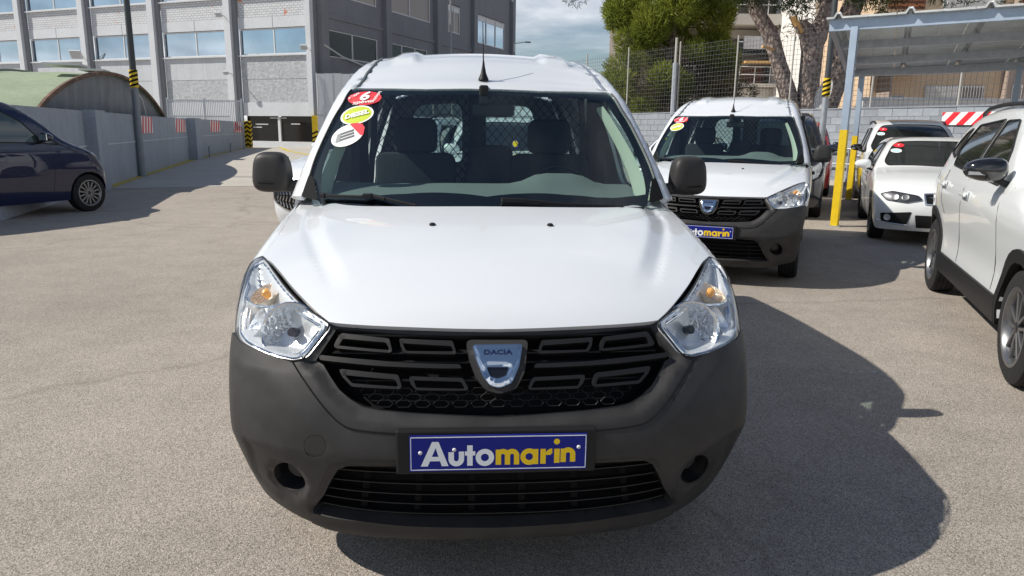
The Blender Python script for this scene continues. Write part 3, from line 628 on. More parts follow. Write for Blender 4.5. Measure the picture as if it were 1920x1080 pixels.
        # side chamber with sidelight
        bc2,n2=off_pt(MF,(-.80*s,.36,.835),-.05); b2=MB().lathe([(-.05,.004),(-.045,.015),(-.02,.032),(0,.042)],18,'z').build('side_reflector',M['reflector'],lens,True)
        b2.location=tuple(bc2+np.array(n2)*.012); b2.rotation_euler=Vector(n2).to_track_quat('Z','Y').to_euler(); b2.scale=(.75,1.3,1)
        # indicator
        bc3,n3=off_pt(MF,(-.775*s,.44,.925),-.03); b3=MB().lathe([(-.045,.004),(-.04,.02),(-.018,.042),(0,.052)],20,'z').build('indicator_reflector',M['ind_refl'],lens,True)
        b3.location=tuple(bc3+np.array(n3)*.006); b3.rotation_euler=Vector(n3).to_track_quat('Z','Y').to_euler(); b3.scale=(.95,1.15,1)
        bb=MB().lathe([(-.02,.0001),(-.015,.012),(0,.016),(.012,.012),(.017,.0001)],14,'z').build('indicator_bulb',M['amber'],lens,True); bb.location=tuple(bc3+np.array(n3)*.004); bb.rotation_euler=b3.rotation_euler
        # bright dividing strip
        dv_=[(-.855*s,.50,.885),(-.80*s,.42,.878),(-.745*s,.35,.892),(-.69*s,.32,.905),(-.62*s,.28,.88),(-.555*s,.235,.856)]
        MB().tube(line_on(MF,cr_smooth(dv_,4),-.022),.0055,8).build('divider_trim',M['chrome'],lens,True)
        for kk in range(9):
            t=kk/8; p=np.array((-.70*s,.21,.775))*(1-t)+np.array((-.60*s,.175,.775))*t; q,_n=off_pt(MF,p,-.03); MB().box(tuple(q),(.006,.02,.012)).build('lens_flute',M['lens'],lens)
    # ---- body shell: roof, pillars, sides
    wso=[tuple(p) for p in V['wsouter']]
    top=cr_smooth(wso[:4],3)+cr_smooth(wso[3:5],2)[1:]+cr_smooth(wso[4:10],3)[1:]
    pil=[(-.803,1.312,1.20),(-.812,1.272,1.155),(-.84,1.33,1.135),(-.865,1.452,1.125)]
    sidef=[(-side_x(z),1.453,z) for z in(1.05,.9,.7,.5,.3,.26)]
    sideb=[(-side_x(.26),y,.26) for y in(1.8,2.6,3.22)]+[(-side_x(z),y,z) for y,z in[(3.64-.40*math.cos(t),.31+.40*math.sin(t)) for t in np.linspace(R_(5),R_(175),13)]]+[(-side_x(.28),4.1,.28),(-side_x(.28),4.28,.28)]
    rearx=[(-side_x(z),4.28,z) for z in(.5,.8,1.1,1.4,1.6,1.72)]
    for ph in(40,30,20,10,0):
        q=np.array([[4.28,-R_(ph)*MU.sc]]); rearx.append(tuple(MU.pt(q)[0]))
    win=[(1.50,1.115),(2.30,1.15),(2.36,1.20),(2.36,1.55),(2.28,1.60),(2.0,1.60),(1.86,1.55),(1.54,1.22)]
    winL=rounded([(-side_x(z),y,z) for y,z in win],.04,3)
    def roofd(P,q):
        x=np.abs(P[:,0]); y=P[:,1]
        rib=.020*sm((y-1.98-.0*x)/.10)*sm((.085-np.abs(x-.40))/.035)*(P[:,2]>1.6)*sm((4.15-y)/.1)
        gut=-.012*sm(1-np.abs(x-(.615-.075*np.clip((y-1.76)/.55,0,1)))/.012)*(P[:,2]>1.6)
        return rib+gut
    shell=panel('body_shell',closeloop(top+pil+sidef+sideb+rearx),MU,M['white'],v,holes=[winL,mir(winL)],step=.034,disp=roofd,thick=.03)
    for s in(1,-1):
        g=[( -.614*s,1.765,1.652),(-.60*s,1.83,1.68),(-.59*s,1.913,1.719),(-.575*s,2.0,1.76),(-.565*s,2.1,1.788),(-.555*s,2.335,1.834),(-.55*s,3.0,1.85),(-.55*s,4.1,1.8)]
        MB().tube(line_on(MU,cr_smooth(g,3),-.0015),.009,6).build('roof_gutter',M['satin'] if s<0 else mat('gutter_seal',(.10,.12,.12),.5),shell,True)
        o=winL if s==1 else mir(winL); panel('side_window',o,MU,M['sideglass'],shell,off=-.006,step=.1,thick=.004)
        wf=[tuple(p) for p in o]; MB().tube(line_on(MU,resample([np.array(p) for p in wf],.05),.0),.008,6,closed=True).build('window_seal',M['plastic2'],shell,True)
        for (y0_,y1_,z0_,z1_) in((1.47,1.47,.3,1.10),(2.45,2.45,.3,1.72),(3.2,3.2,.75,1.74)):
            MB().tube(line_on(MU,[(-s*side_x(z),y0_,z) for z in np.linspace(z0_,z1_,10)],.0),.003,5).build('door_seam',M['black'],shell,True)
        hnd,_n=off_pt(MU,(-s*side_x(1.0),2.28,1.0),.012); MB().box(tuple(hnd),(.03,.16,.035)).build('door_handle',M['plastic'],shell,bevel=.01)
        MB().tube(line_on(MU,[(-s*side_x(.55),y,.55) for y in np.linspace(1.5,4.1,12)],.008),.022,8).build('rubbing_strip',M['plastic'],shell,True)
    # rear doors with two windows
    MR=Along(f_up,'y+',3.,2.)
    rr=closeloop([(0,4.3,.28)]+[(-side_x(.28)+.02,4.3,.28)]+[(p[0]*.985,p[1],p[2]-.004) for p in rearx])
    rw=rounded([(-.10,4.3,1.18),(-.10,4.3,1.62),(-.14,4.3,1.67),(-.45,4.3,1.65),(-.50,4.3,1.58),(-.55,4.3,1.24),(-.50,4.3,1.18)],.05,3)
    rear=panel('rear_doors',rr,MR,M['white'],v,holes=[rw,mir(rw)],step=.06,thick=.05)
    for s in(1,-1):
        o=rw if s==1 else mir(rw); panel('rear_window',o,MR,M['sideglass'],rear,off=-.02,step=.2,thick=.004)
        MB().box((s*-.80,4.30,1.0),(.06,.05,.30)).build('rear_light',M['st_red'],rear,bevel=.01)
    MB().box((0,4.36,.42),(1.66,.12,.26)).build('rear_bumper',M['plastic'],rear,bevel=.04)
    # ---- windscreen
    wsb=[(-.735,1.20,1.135),(-.60,1.10,1.11),(-.42,1.03,1.10),(-.2,.995,1.10),(0,.99,1.10)]
    wsl=top+[tuple(p) for p in wso[10:12]]+wsb[0:]
    wp=panel('windscreen',closeloop(wsl),MU,M['glass'],v,off=-.004,step=.05,thick=.005)
    wc=[tuple(p) for p in V['wsclear']]; clear=closeloop(cr_smooth(wc[:4],3)+cr_smooth(wc[3:10],3)[1:]+cr_smooth(wc[9:],3)[1:])
    wider=closeloop([(0,1.0,1.10)] + [tuple(p) for p in reversed(wsl[:-1])]) if False else closeloop(wsl)
    # the driver side of the painted band is wider
    clear=[(p[0]-0,p[1]+0,p[2]) for p in clear]
    panel('windscreen_band',wider,MU,M['frit'],wp,holes=[clear],off=-.011,step=.04,thick=.001)
    for s in(1,-1):
        e=[(p[0]*s,p[1],p[2]) for p in top[10:]]; MB().tube(line_on(MU,cr_smooth(e,2),-.001),.005,6).build('windscreen_seal',M['plastic2'],wp,True)
        tr=[(p[0]*s,p[1],p[2]) for p in V2['tri2']]; panel('corner_trim',rounded(tr,.01,2),MU,M['black'],v,off=.004,thick=.004,step=.03)
    # stickers
    st=V2['stick']
    def sticker(cpts,m,key):
        a,b,c,d=[np.array(p) for p in cpts]; ctr=(a+b+c+d)/4; ex=(b-a)/2; ey=(c-d)/2
        def ell(k,n=28): return [tuple(ctr+ex*k*math.cos(t)+ey*k*math.sin(t)) for t in np.linspace(0,2*math.pi,n+1)[:-1]]
        def at(u,w): return ctr+ex*u+ey*w
        return ctr,ex,ey,ell,at
    def lettering(body,size,m,par,at_,u,w,ex,off,bold=0,sx=1,rot=0,shear=0):
        q,n=off_pt(MU,at_(u,w),off); t=text_mesh('lettering',body,size,m,par,offset=bold,extrude=.0002,shear=shear)
        X=Vector(ex).normalized(); Z=Vector(n); X=(X-Z*X.dot(Z)).normalized(); Y=Z.cross(X)
        mt=Matrix((X,Y,Z)).transposed(); mt=mt@Matrix.Rotation(rot,3,'Z'); t.matrix_local=Matrix.Translation(Vector(q))@mt.to_4x4()@Matrix.Diagonal((sx,1,1,1))
        return t
    c,ex,ey,ell,at=sticker(st[0:4],None,'r'); s1=panel('sticker',ell(1),MU,M['st_red'],v,off=.0006,thick=.0005,step=.03); s1['label']='red oval sticker'
    lettering('6',.082,M['st_white'],s1,at,.02,.12,ex,.004,.0025,1.25,0,.15); lettering('χρόνια',.024,M['st_white'],s1,at,-.05,-.66,ex,.004,.0009,1.35,R_(3)); lettering('εγγύηση',.020,M['st_white'],s1,at,.72,.0,ex,.004,.0006,1.,R_(75)); lettering('μέχρι',.020,M['st_white'],s1,at,-.62,.35,ex,.004,.0006,1.2,R_(38))
    c,ex,ey,ell,at=sticker(st[4:8],None,'g'); s2=panel('sticker',ell(1),MU,M['st_white'],v,off=.0006,thick=.0005,step=.03); panel('sticker_field',ell(.88),MU,M['st_green'],s2,off=.0012,thick=.0003,step=.03); s2['label']='yellow-green oval DIESEL sticker'
    lettering('DIESEL',.040,M['st_white'],s2,at,.0,-.02,ex,.005,.0016,1.0,0,.15)
    c,ex,ey,ell,at=sticker(st[8:12],None,'w'); s3=panel('sticker',ell(1),MU,M['st_white'],v,off=.0006,thick=.0005,step=.03); s3['label']='white oval sticker with a red corner'
    panel('sticker_corner',[tuple(at(a,b)) for a,b in((.2,1.0),(.55,.98),(.95,.65),(1.08,.2),(.95,-.45),(.78,-.4))],MU,M['st_red'],s3,off=.0012,thick=.0003,step=.03)
    for k_ in range(3): panel('sticker_print',[tuple(at(a,b)) for a,b in((-.60,-.38+.28*k_),(.42,-.38+.28*k_),(.45,-.18+.28*k_),(-.52,-.18+.28*k_))],MU,M['st_grey'],s3,off=.0012+.0002*k_,thick=.0002,step=.05)
    panel('sticker_print',[tuple(at(a,b)) for a,b in((-.75,-.4),(-.45,-.4),(-.35,.4),(-.6,.35))],MU,flat('sticker_midgrey',(.25,.27,.28)),s3,off=.0019,thick=.0002,step=.05)
    # wipers
    for pts,hd in((V2['wiper1'],1),(V2['wiper2'],0)):
        P=[off_pt(MU,p,.014)[0] for p in pts if p]; mb=MB()
        if hd: mb.bar(P[0],P[1],.016,.012).bar(P[0]-(P[1]-P[0])*.0,P[0]+(P[1]-P[0])*.12,.022,.02)
        a=P[1] if hd else P[0]; 
        wi=mb.bar(a+np.array([0,0,.004]),P[2] if hd else P[1],.030,.018).bar(P[2] if hd else P[1],P[3] if hd else P[2],.020,.014).bar(P[3] if hd else P[2],P[-1],.014,.012).build('wiper',M['plastic2'],v,bevel=.002)
        if not hd: MB().bar(P[0]+np.array([-.0,.0,-.012]),P[-1]+np.array([.1,.03,-.008]),.012,.008).build('wiper_blade',M['rubber'],wi)
    MB().box((0,1.22,1.03),(1.42,.42,.06)).build('cowl_panel',M['black'],v)
    # aerial
    a=V2['ant'][0]; an=MB().lathe([(0,.026),(.008,.024),(.03,.014),(.065,.007),(.09,.004)],14,'z').tube([(0,.0,.06),(0,.16,.295)],[.0035,.0018],6).build('aerial',M['plastic2'],v,True); an.location=(0.001,1.715,1.690)
    an.data.transform(Matrix.Shear('XZ',4,(0,0))) if False else None
    # mirrors
    for s in(-1,1):
        bm=bmesh.new(); bmesh.ops.create_cube(bm,size=2); bmesh.ops.subdivide_edges(bm,edges=bm.edges,cuts=7,use_grid_fill=True)
        for vv in bm.verts:
            p=vv.co; L=(abs(p.x)**3.4+abs(p.y)**2.6+abs(p.z)**3.4)**(1/3.4 if True else 1); q=p/max(L,1e-6)
            z=q.z*.088; x=q.x*.082*(1-.10*q.z); y=q.y*.055*(1+.15*q.x*s*-1)
            vv.co=(x,y,z)
        me=bpy.data.meshes.new('mirror_shell'); bm.to_mesh(me); bm.free(); me.polygons.foreach_set('use_smooth',[True]*len(me.polygons)); me.materials.append(M['plastic'])
        mo=bpy.data.objects.new('door_mirror',me); link(mo,v); mo.location=(s*.985,1.49,1.247); mo.scale=(1.08,1.08,1.06)
        MB().bar((s*.0,0,-.055),(s*-.15,.0,-.064),.055,.05).build('mirror_arm',M['plastic'],mo,bevel=.012)
        MB().box((0,.048,0),(.13,.006,.13)).build('mirror_glass',M['chrome'],mo,bevel=.01)
        MB().tube([(-.06*s,-.045,-.045),(0,-.056,-.048),(.05*s,-.05,-.045)],.0022,5).build('mirror_seam',M['black'],mo)
    # wheels
    for s in(-1,1):
        for y in(.83,3.64): tyre_wheel(v,'wheel',s*.755,y,.31,.31,.185,.19,0,s,M['steelrim'],M['rubber'],'steel')
    MB().box((0,2.4,.28),(1.4,3.6,.10)).build('underbody',M['black'],v)
    MB().box((0,.80,.60),(1.30,.62,.52)).build('engine_bay',M['black'],v); MB().box((0,.50,.24),(1.10,.60,.03)).build('light_leak_cover',M['black'],v)  # low cover behind the bumper is added to block a sunlight leak
    for s in(-1,1):
        for yc in(.83,3.64): MB().box((s*.62,yc+.02,.50),(.24,.74,.36)).build('arch_liner',M['black'],v)
    # ---- cabin
    db=MB(); nx,ny=25,9; vs=[];
    for j in range(ny):
        for i in range(nx):
            x=-.72+1.44*i/(nx-1); t=j/(ny-1); y=1.16+.25*x*x+.42*t
            z=1.150+.045*math.sin(t*math.pi*.5)+.06*math.exp(-((x-.36)/.17)**4)*math.exp(-((t-.72)/.30)**2)+.012*math.exp(-((x)/.28)**6)*math.exp(-((t-.6)/.3)**2)
            if t>.95: z-=.10
            vs.append((x,y,z))
    db.add(vs,[(j*nx+i,j*nx+i+1,(j+1)*nx+i+1,(j+1)*nx+i) for j in range(ny-1) for i in range(nx-1)])
    d=db.build('dashboard',M['dash'],v,True)
    MB().box((0,1.55,.85),(1.4,.12,.48)).build('dashboard_face',M['liner_wall'],d)
    MB().box((-.02,1.40,1.192),(.22,.02,.006)).build('air_vent',M['black'],d)
    sw=MB().tube([(.40+.185*math.cos(t),1.78+.07*math.sin(t),1.10+.17*math.sin(t)) for t in np.linspace(0,2*math.pi,28)[:-1]],.014,8,closed=True).build('steering_wheel',M['plastic2'],v,True)
    MB().box((.40,1.77,1.10),(.14,.06,.11)).bar((.40,1.77,1.1),(.23,1.77,1.1),.03,.02).bar((.40,1.77,1.1),(.57,1.77,1.1),.03,.02).build('steering_boss',M['plastic2'],sw,bevel=.015)
    for x,hz,w_ in((-.37,1.50,.46),(.40,1.50,.46),(.06,1.30,.30)):
        se=MB().box((x,2.02,.80),(w_,.5,.16)).build('seat',M['fabric'],v,bevel=.05,smooth=True)
        b_=MB().box((0,0,0),(w_,.14,.56)).build('backrest',M['fabric'],se,bevel=.05,smooth=True); b_.location=(x,2.26,1.04 if hz>1.4 else .98); b_.rotation_euler=(R_(-10),0,0)
        hr=MB().box((0,0,0),(.25 if hz>1.4 else .26,.10,.20)).build('headrest',M['fabric'],se,bevel=.045,smooth=True); hr.location=(x,2.29,hz-.085 if hz>1.4 else 1.265)
    ms=MB().box((.045,1.64,1.545),(.20,.03,.065)).build('rear_view_mirror',M['plastic2'],v,bevel=.012)
    MB().box((0,1.62,1.615),(.045,.05,.09)).build('mirror_mount',M['plastic2'],ms,bevel=.01)
    # bulkhead: frame and diagonal wire
    by=2.48; fw=MB()
    for a,b in(((-.66,by,1.05),(-.60,by,1.74)),((.66,by,1.05),(.60,by,1.74)),((-.60,by,1.74),(.60,by,1.74)),((-.7,by,1.08),(.7,by,1.08)),((-.02,by,1.05),(-.02,by,1.74))): fw.bar(a,b,.045 if a[0]!=-.02 else .09,.03)
    bh_=fw.build('bulkhead_frame',M['liner_wall'],v)
    MB().box((0,by+.03,.78),(1.5,.03,.60)).build('bulkhead_panel',M['liner_wall'],bh_)
    wm=MB(); stp=.052
    k=-40
    for k in range(-40,41):
        for sg in(1,-1):
            pts=[]
            for z in(1.09,1.73):
                pts.append((k*stp+sg*(z-1.09)*.85,by,z))
            a,b=np.array(pts[0]),np.array(pts[1])
            t0,t1=0.,1.
            dx=b[0]-a[0]
            for lim,side in((-.62,1),(.62,-1)):
                if side>0: 
                    if dx>0: t0=max(t0,(lim-a[0])/dx)
                    else: t1=min(t1,(lim-a[0])/dx)
                else:
                    if dx>0: t1=min(t1,(lim-a[0])/dx)
                    else: t0=max(t0,(lim-a[0])/dx)
            if t1>t0: wm.tube([a+(b-a)*t0,a+(b-a)*t1],.0022,4)
    tag(wm.build('bulkhead_wire_mesh',M['wire'],bh_),kind='stuff')
    # pale inner pillar trims, dark inner lining
    for s in(-1,1):
        E_=cr_smooth(line_on(MU,[(q[0]*s,q[1],q[2]) for q in((.765,1.255,1.165),(.739,1.369,1.275),(.697,1.483,1.394),(.640,1.60,1.525),(.600,1.66,1.59))],-.022),4); n_=len(E_); vs_=[]
        for i_,q in enumerate(E_):
            t_=1-.55*i_/n_; vs_+=[tuple(q),(q[0]-s*.055*t_,q[1]+.060*t_,q[2]-.015*t_),(q[0]-s*.050*t_,q[1]+.085*t_,q[2]-.02)]
        mesh_obj('pillar_trim',vs_,[(3*i_+k_,3*i_+3+k_,3*i_+4+k_,3*i_+1+k_) for i_ in range(n_-1) for k_ in(0,1)],M['pillar_trim'],v,True)
        MB().box((s*.80,1.95,.75),(.05,1.0,.62)).build('door_card',M['liner_wall'],v)
        MB().box((s*.73,2.62,1.35),(.05,.42,.62)).build('inner_pillar',M['liner_wall'],v)
    hl=[]
    panel('headlining',[(-.55,1.85,1.7),(-.55,4.2,1.8),(.55,4.2,1.8),(.55,1.85,1.7)],Along(f_up,'z+',1.0,1.5),M['liner'],v,off=-.04,step=.2)
    MB().box((0,3.4,.42),(1.6,1.8,.03)).build('load_floor',M['liner_wall'],v)
    return v
def wm_(o): return (wm_(o.parent)@o.matrix_parent_inverse@o.matrix_basis) if o.parent else o.matrix_basis.copy()
def flatten(root):
    for a in list(root.children):
        for b in list(a.children):
            L=[(c,wm_(c.parent)@c.matrix_parent_inverse) for c in b.children_recursive]; ia=wm_(a).inverted()
            for c,w in L: c.parent=a; c.matrix_parent_inverse=ia@w
van1=make_van(); flatten(van1)
tag(van1,'large white panel van with dark grey bumper in the middle of the picture, facing the camera','van','white panel vans')

# ------------------------------------------------------------------ setting
def node_mat(name):
    m=bpy.data.materials.new(name); m.use_nodes=True; t=m.node_tree; return m,t,t.nodes['Principled BSDF']
def L_(t,a,b): t.links.new(a,b)
def noise(t,vec,scale,detail=5,rough=.6):
    n=N(t,'ShaderNodeTexNoise'); n.inputs['Scale'].default_value=scale; n.inputs['Detail'].default_value=detail; n.inputs['Roughness'].default_value=rough; L_(t,vec,n.inputs['Vector']); return n.outputs[0]
def ramp(t,fac,stops):
    r=N(t,'ShaderNodeValToRGB'); e=r.color_ramp.elements
    while len(e)<len(stops): e.new(.5)
    for k,(p,c) in enumerate(stops): e[k].position=p; e[k].color=(*c,1) if hasattr(c,'__len__') else (c,c,c,1)
    L_(t,fac,r.inputs[0]); return r.outputs[0]
def mul(t,a,b,f=1.):
    m=N(t,'ShaderNodeMix',data_type='RGBA',blend_type='MULTIPLY'); m.inputs[0].default_value=f; L_(t,a,m.inputs[6]); L_(t,b,m.inputs[7]); return m.outputs[2]
def mixc_(t,f,a,b):
    m=N(t,'ShaderNodeMix',data_type='RGBA'); 
    L_(t,f,m.inputs[0]); 
    for i,x in((6,a),(7,b)):
        if hasattr(x,'default_value') or hasattr(x,'links'): L_(t,x,m.inputs[i])
        else: m.inputs[i].default_value=(*x,1)
    return m.outputs[2]
def bumpn(t,b,h,st,dist=.01):
    bp=N(t,'ShaderNodeBump'); bp.inputs['Strength'].default_value=st; bp.inputs['Distance'].default_value=dist; L_(t,h,bp.inputs['Height']); L_(t,bp.outputs[0],b.inputs['Normal'])
def asphalt(name,dark,light,tint):
    m,t,b=node_mat(name); tc=N(t,'ShaderNodeTexCoord'); v=tc.outputs['Object']
    vo=N(t,'ShaderNodeTexVoronoi'); vo.inputs['Scale'].default_value=240; L_(t,v,vo.inputs['Vector'])
    chip=ramp(t,vo.outputs['Color'],[(.15,dark),(.5,tuple((a+c)/2 for a,c in zip(dark,light))),(.9,light)])
    n1=noise(t,v,240,2,.8); fine=ramp(t,n1,[(.35,.66),(.65,1.26)])
    big=ramp(t,noise(t,v,.35,6,.62),[(.3,.85),(.5,1.0),(.75,1.07)]); mid=ramp(t,noise(t,v,2.3,6,.7),[(.25,.84),(.7,1.08)])
    c=mul(t,mul(t,mul(t,chip,fine),big),mid)
    # oily darker patches and dust
    st=ramp(t,noise(t,v,.9,7,.75),[(.60,1.0),(.75,.78)]); c=mul(t,c,st)
    # hairline cracks
    mpn=N(t,'ShaderNodeMapping'); L_(t,v,mpn.inputs[0]); nn=N(t,'ShaderNodeTexNoise'); nn.inputs['Scale'].default_value=1.2; nn.inputs['Detail'].default_value=6; L_(t,v,nn.inputs['Vector'])
    va=N(t,'ShaderNodeVectorMath',operation='MULTIPLY_ADD'); va.inputs[1].default_value=(.9,.9,0); L_(t,nn.outputs['Color'],va.inputs[0]); L_(t,v,va.inputs[2])
    vc=N(t,'ShaderNodeTexVoronoi',feature='DISTANCE_TO_EDGE'); vc.inputs['Scale'].default_value=.16; L_(t,va.outputs[0],vc.inputs['Vector'])
    ck=ramp(t,vc.outputs['Distance'],[(.0,.45),(.0022,.6),(.005,1.)]); c=mul(t,c,ck,.35)
    tn=N(t,'ShaderNodeRGB'); tn.outputs[0].default_value=(*tint,1); c=mul(t,c,tn.outputs[0])
    L_(t,c,b.inputs['Base Color']); b.inputs['Roughness'].default_value=.88; b.inputs['Specular IOR Level'].default_value=.3
    n3=noise(t,v,95,3,.65); h=N(t,'ShaderNodeMath',operation='ADD'); L_(t,n3,h.inputs[0]); L_(t,n1,h.inputs[1]); bumpn(t,b,h.outputs[0],.75,.012)
    return m
M['asphalt']=asphalt('aged_asphalt',(.215,.194,.174),(.655,.60,.54),(1,.972,.94))
def concrete(name,c,var=.12,scale=1.5,bump=.15,streak=False,rough=.85):
    m,t,b=node_mat(name); tc=N(t,'ShaderNodeTexCoord'); v=tc.outputs['Object']
    a=ramp(t,noise(t,v,scale,7,.65),[(.28,tuple(x*(1-var) for x in c)),(.72,tuple(x*(1+var) for x in c))])
    f=ramp(t,noise(t,v,scale*14,4,.7),[(.3,.90),(.7,1.07)]); cc=mul(t,a,f)
    if streak:
        mp_=N(t,'ShaderNodeMapping'); mp_.inputs['Scale'].default_value=(3,3,.18); L_(t,v,mp_.inputs[0]); s=ramp(t,noise(t,mp_.outputs[0],1.6,6,.7),[(.42,1.),(.74,.86)]); cc=mul(t,cc,s)
    L_(t,cc,b.inputs['Base Color']); b.inputs['Roughness'].default_value=rough; bumpn(t,b,noise(t,v,scale*10,6,.7),bump,.03); return m
M['ramp']=concrete('pale_ramp_concrete',(.44,.41,.365),.10,.8,.2)
M['wallpaint']=concrete('grey_wall_paint',(.34,.375,.43),.10,1.2,.25,True)
M['facade']=concrete('grey_facade_plaster',(.50,.525,.56),.08,1.0,.2,True)
M['facade_smooth']=concrete('grey_facade_smooth',(.56,.585,.62),.06,.6,.08)
M['facade_dark']=concrete('dark_grey_facade_shade',(.21,.22,.24),.08,.7,.12,True)  # dark facade grey; paints in shade on the right-hand face and beside piers
def rough_plaster():
    m,t,b=node_mat('rough_cast_plaster'); v=N(t,'ShaderNodeTexCoord').outputs['Object']
    n=noise(t,v,5,9,.8); c=ramp(t,n,[(.36,(.34,.36,.385)),(.55,(.52,.545,.575)),(.7,(.60,.62,.65))]); L_(t,c,b.inputs['Base Color']); b.inputs['Roughness'].default_value=.95; bumpn(t,b,n,1.,.12); return m
M['roughcast']=rough_plaster()
def brickm():
    m,t,b=node_mat('painted_brick'); tc=N(t,'ShaderNodeTexCoord'); v=tc.outputs['Object']
    mp_=N(t,'ShaderNodeMapping'); mp_.inputs['Rotation'].default_value=(R_(90),0,0); L_(t,v,mp_.inputs[0])
    br=N(t,'ShaderNodeTexBrick'); br.inputs['Scale'].default_value=1.; br.inputs['Brick Width'].default_value=.34; br.inputs['Row Height'].default_value=.165; br.inputs['Mortar Size'].default_value=.02
    br.inputs['Color1'].default_value=(.62,.64,.67,1); br.inputs['Color2'].default_value=(.54,.56,.59,1); br.inputs['Mortar'].default_value=(.32,.33,.35,1); L_(t,mp_.outputs[0],br.inputs['Vector'])
    pl=noise(t,v,.55,5,.6); pe=noise(t,v,2.2,6,.75); mm=N(t,'ShaderNodeMath',operation='MULTIPLY'); L_(t,pl,mm.inputs[0]); L_(t,pe,mm.inputs[1])
    f=ramp(t,mm.outputs[0],[(.365,0.),(.40,1.)]); c=mixc_(t,f,br.outputs[0],(.52,.17,.08)); L_(t,c,b.inputs['Base Color']); b.inputs['Roughness'].default_value=.9; bumpn(t,b,br.outputs['Fac'],-.5,.03); return m
M['brick']=brickm()
M['win_frame']=flat('white_window_frame',(.62,.63,.64),.5)
M['skyglass']=mat('reflective_window_glass',(.50,.60,.68),.03,metal=1,noise=.10,nscale=.3,bump=.02,bscale=.8)
M['dimglass']=mat('dim_window_glass',(.014,.014,.015),.12,spec=.35)
M['yellow']=mat('yellow_paint',(.72,.50,.01),.5,noise=.1,nscale=8); M['yline']=mat('worn_yellow_line',(.55,.42,.06),.8,noise=.35,nscale=6)
M['galv']=mat('galvanised_steel',(.42,.45,.49),.42,metal=.55,noise=.12,nscale=9); M['galv_blue']=mat('zinc_painted_steel',(.36,.44,.54),.45,metal=.3,noise=.08,nscale=6)
M['pole_dark']=mat('dark_pole_paint',(.045,.05,.055),.5); M['pole_grey']=mat('grey_pole_paint',(.24,.26,.29),.5,noise=.1,nscale=8)
M['sign_white']=flat('sign_white',(.86,.84,.82),.5); M['sign_red']=flat('sign_red',(.70,.015,.03),.5)
ground=mesh_obj('ground',[(-300,-60,0),(300,-60,0),(300,500,0),(-300,500,0)],[(0,1,2,3)],M['asphalt']); tag(ground,kind='structure')
rp=[(-8.45,15.6),(-2.0,18.0),(9,20.2),(-2,52),(-12,60),(-16.6,53),(-12.0,31.3),(-8.75,16.3)]
rs=mesh_obj('ramp_paving',[(x,y,.006) for x,y in rp],[tuple(range(len(rp)))],M['ramp']); tag(rs,kind='structure')
def strip(name,pts,w,z,m):
    P=[Vector((x,y,0)) for x,y in pts]; v=[];f=[]
    for i,p in enumerate(P):
        d=(P[min(i+1,len(P)-1)]-P[max(i-1,0)]).normalized(); n=Vector((-d.y,d.x,0)); v+=[p+n*w/2+Vector((0,0,z)),p-n*w/2+Vector((0,0,z))]
    for i in range(len(P)-1): f.append((2*i,2*i+1,2*i+3,2*i+2))
    return mesh_obj(name,v,f,m)
tag(strip('painted_line',[(-8.5,16.1),(-9.4,19.9),(-11.75,30.9),(-13.5,41),(-15.2,50.5)],.30,.012,M['yline']),kind='structure')
tag(strip('painted_line',[(-15.4,56.0),(-10.6,53.9)],.35,.012,M['yline']),kind='structure')
tag(strip('painted_line',[(-13.4,53.6),(-10.8,45.),(-7.9,37.8),(-6.,32)],.28,.014,M['yline']),kind='structure')
def smear():
    m,t,b_=node_mat('faded_white_paint'); v=N(t,'ShaderNodeTexCoord').outputs['Object']; b_.inputs['Base Color'].default_value=(.55,.53,.49,1); b_.inputs['Roughness'].default_value=.9
    f=ramp(t,noise(t,v,14,7,.75),[(.50,0.),(.68,.7)]); L_(t,f,b_.inputs['Alpha']); return m
M['chalk']=smear()
M['glassglint']=mat('green_window_light',(.34,.42,.33),.9,noise=.2,nscale=20)  # unused colour painting sunlight that falls through the van's windows
random.seed(4)
for (cx,cy,w,h) in((2.40,2.12,.20,.09),(2.20,2.25,.12,.08),(-6.0,11.0,.35,.12)):
    pts=[(cx+w*math.cos(a)*(1+random.uniform(-.25,.25)),cy+h*math.sin(a)*(1+random.uniform(-.3,.3)),.004) for a in np.linspace(0,2*math.pi,12)[:-1]]
    tag(mesh_obj('paint_patch',pts,[tuple(range(len(pts)))],M['chalk']),kind='structure')
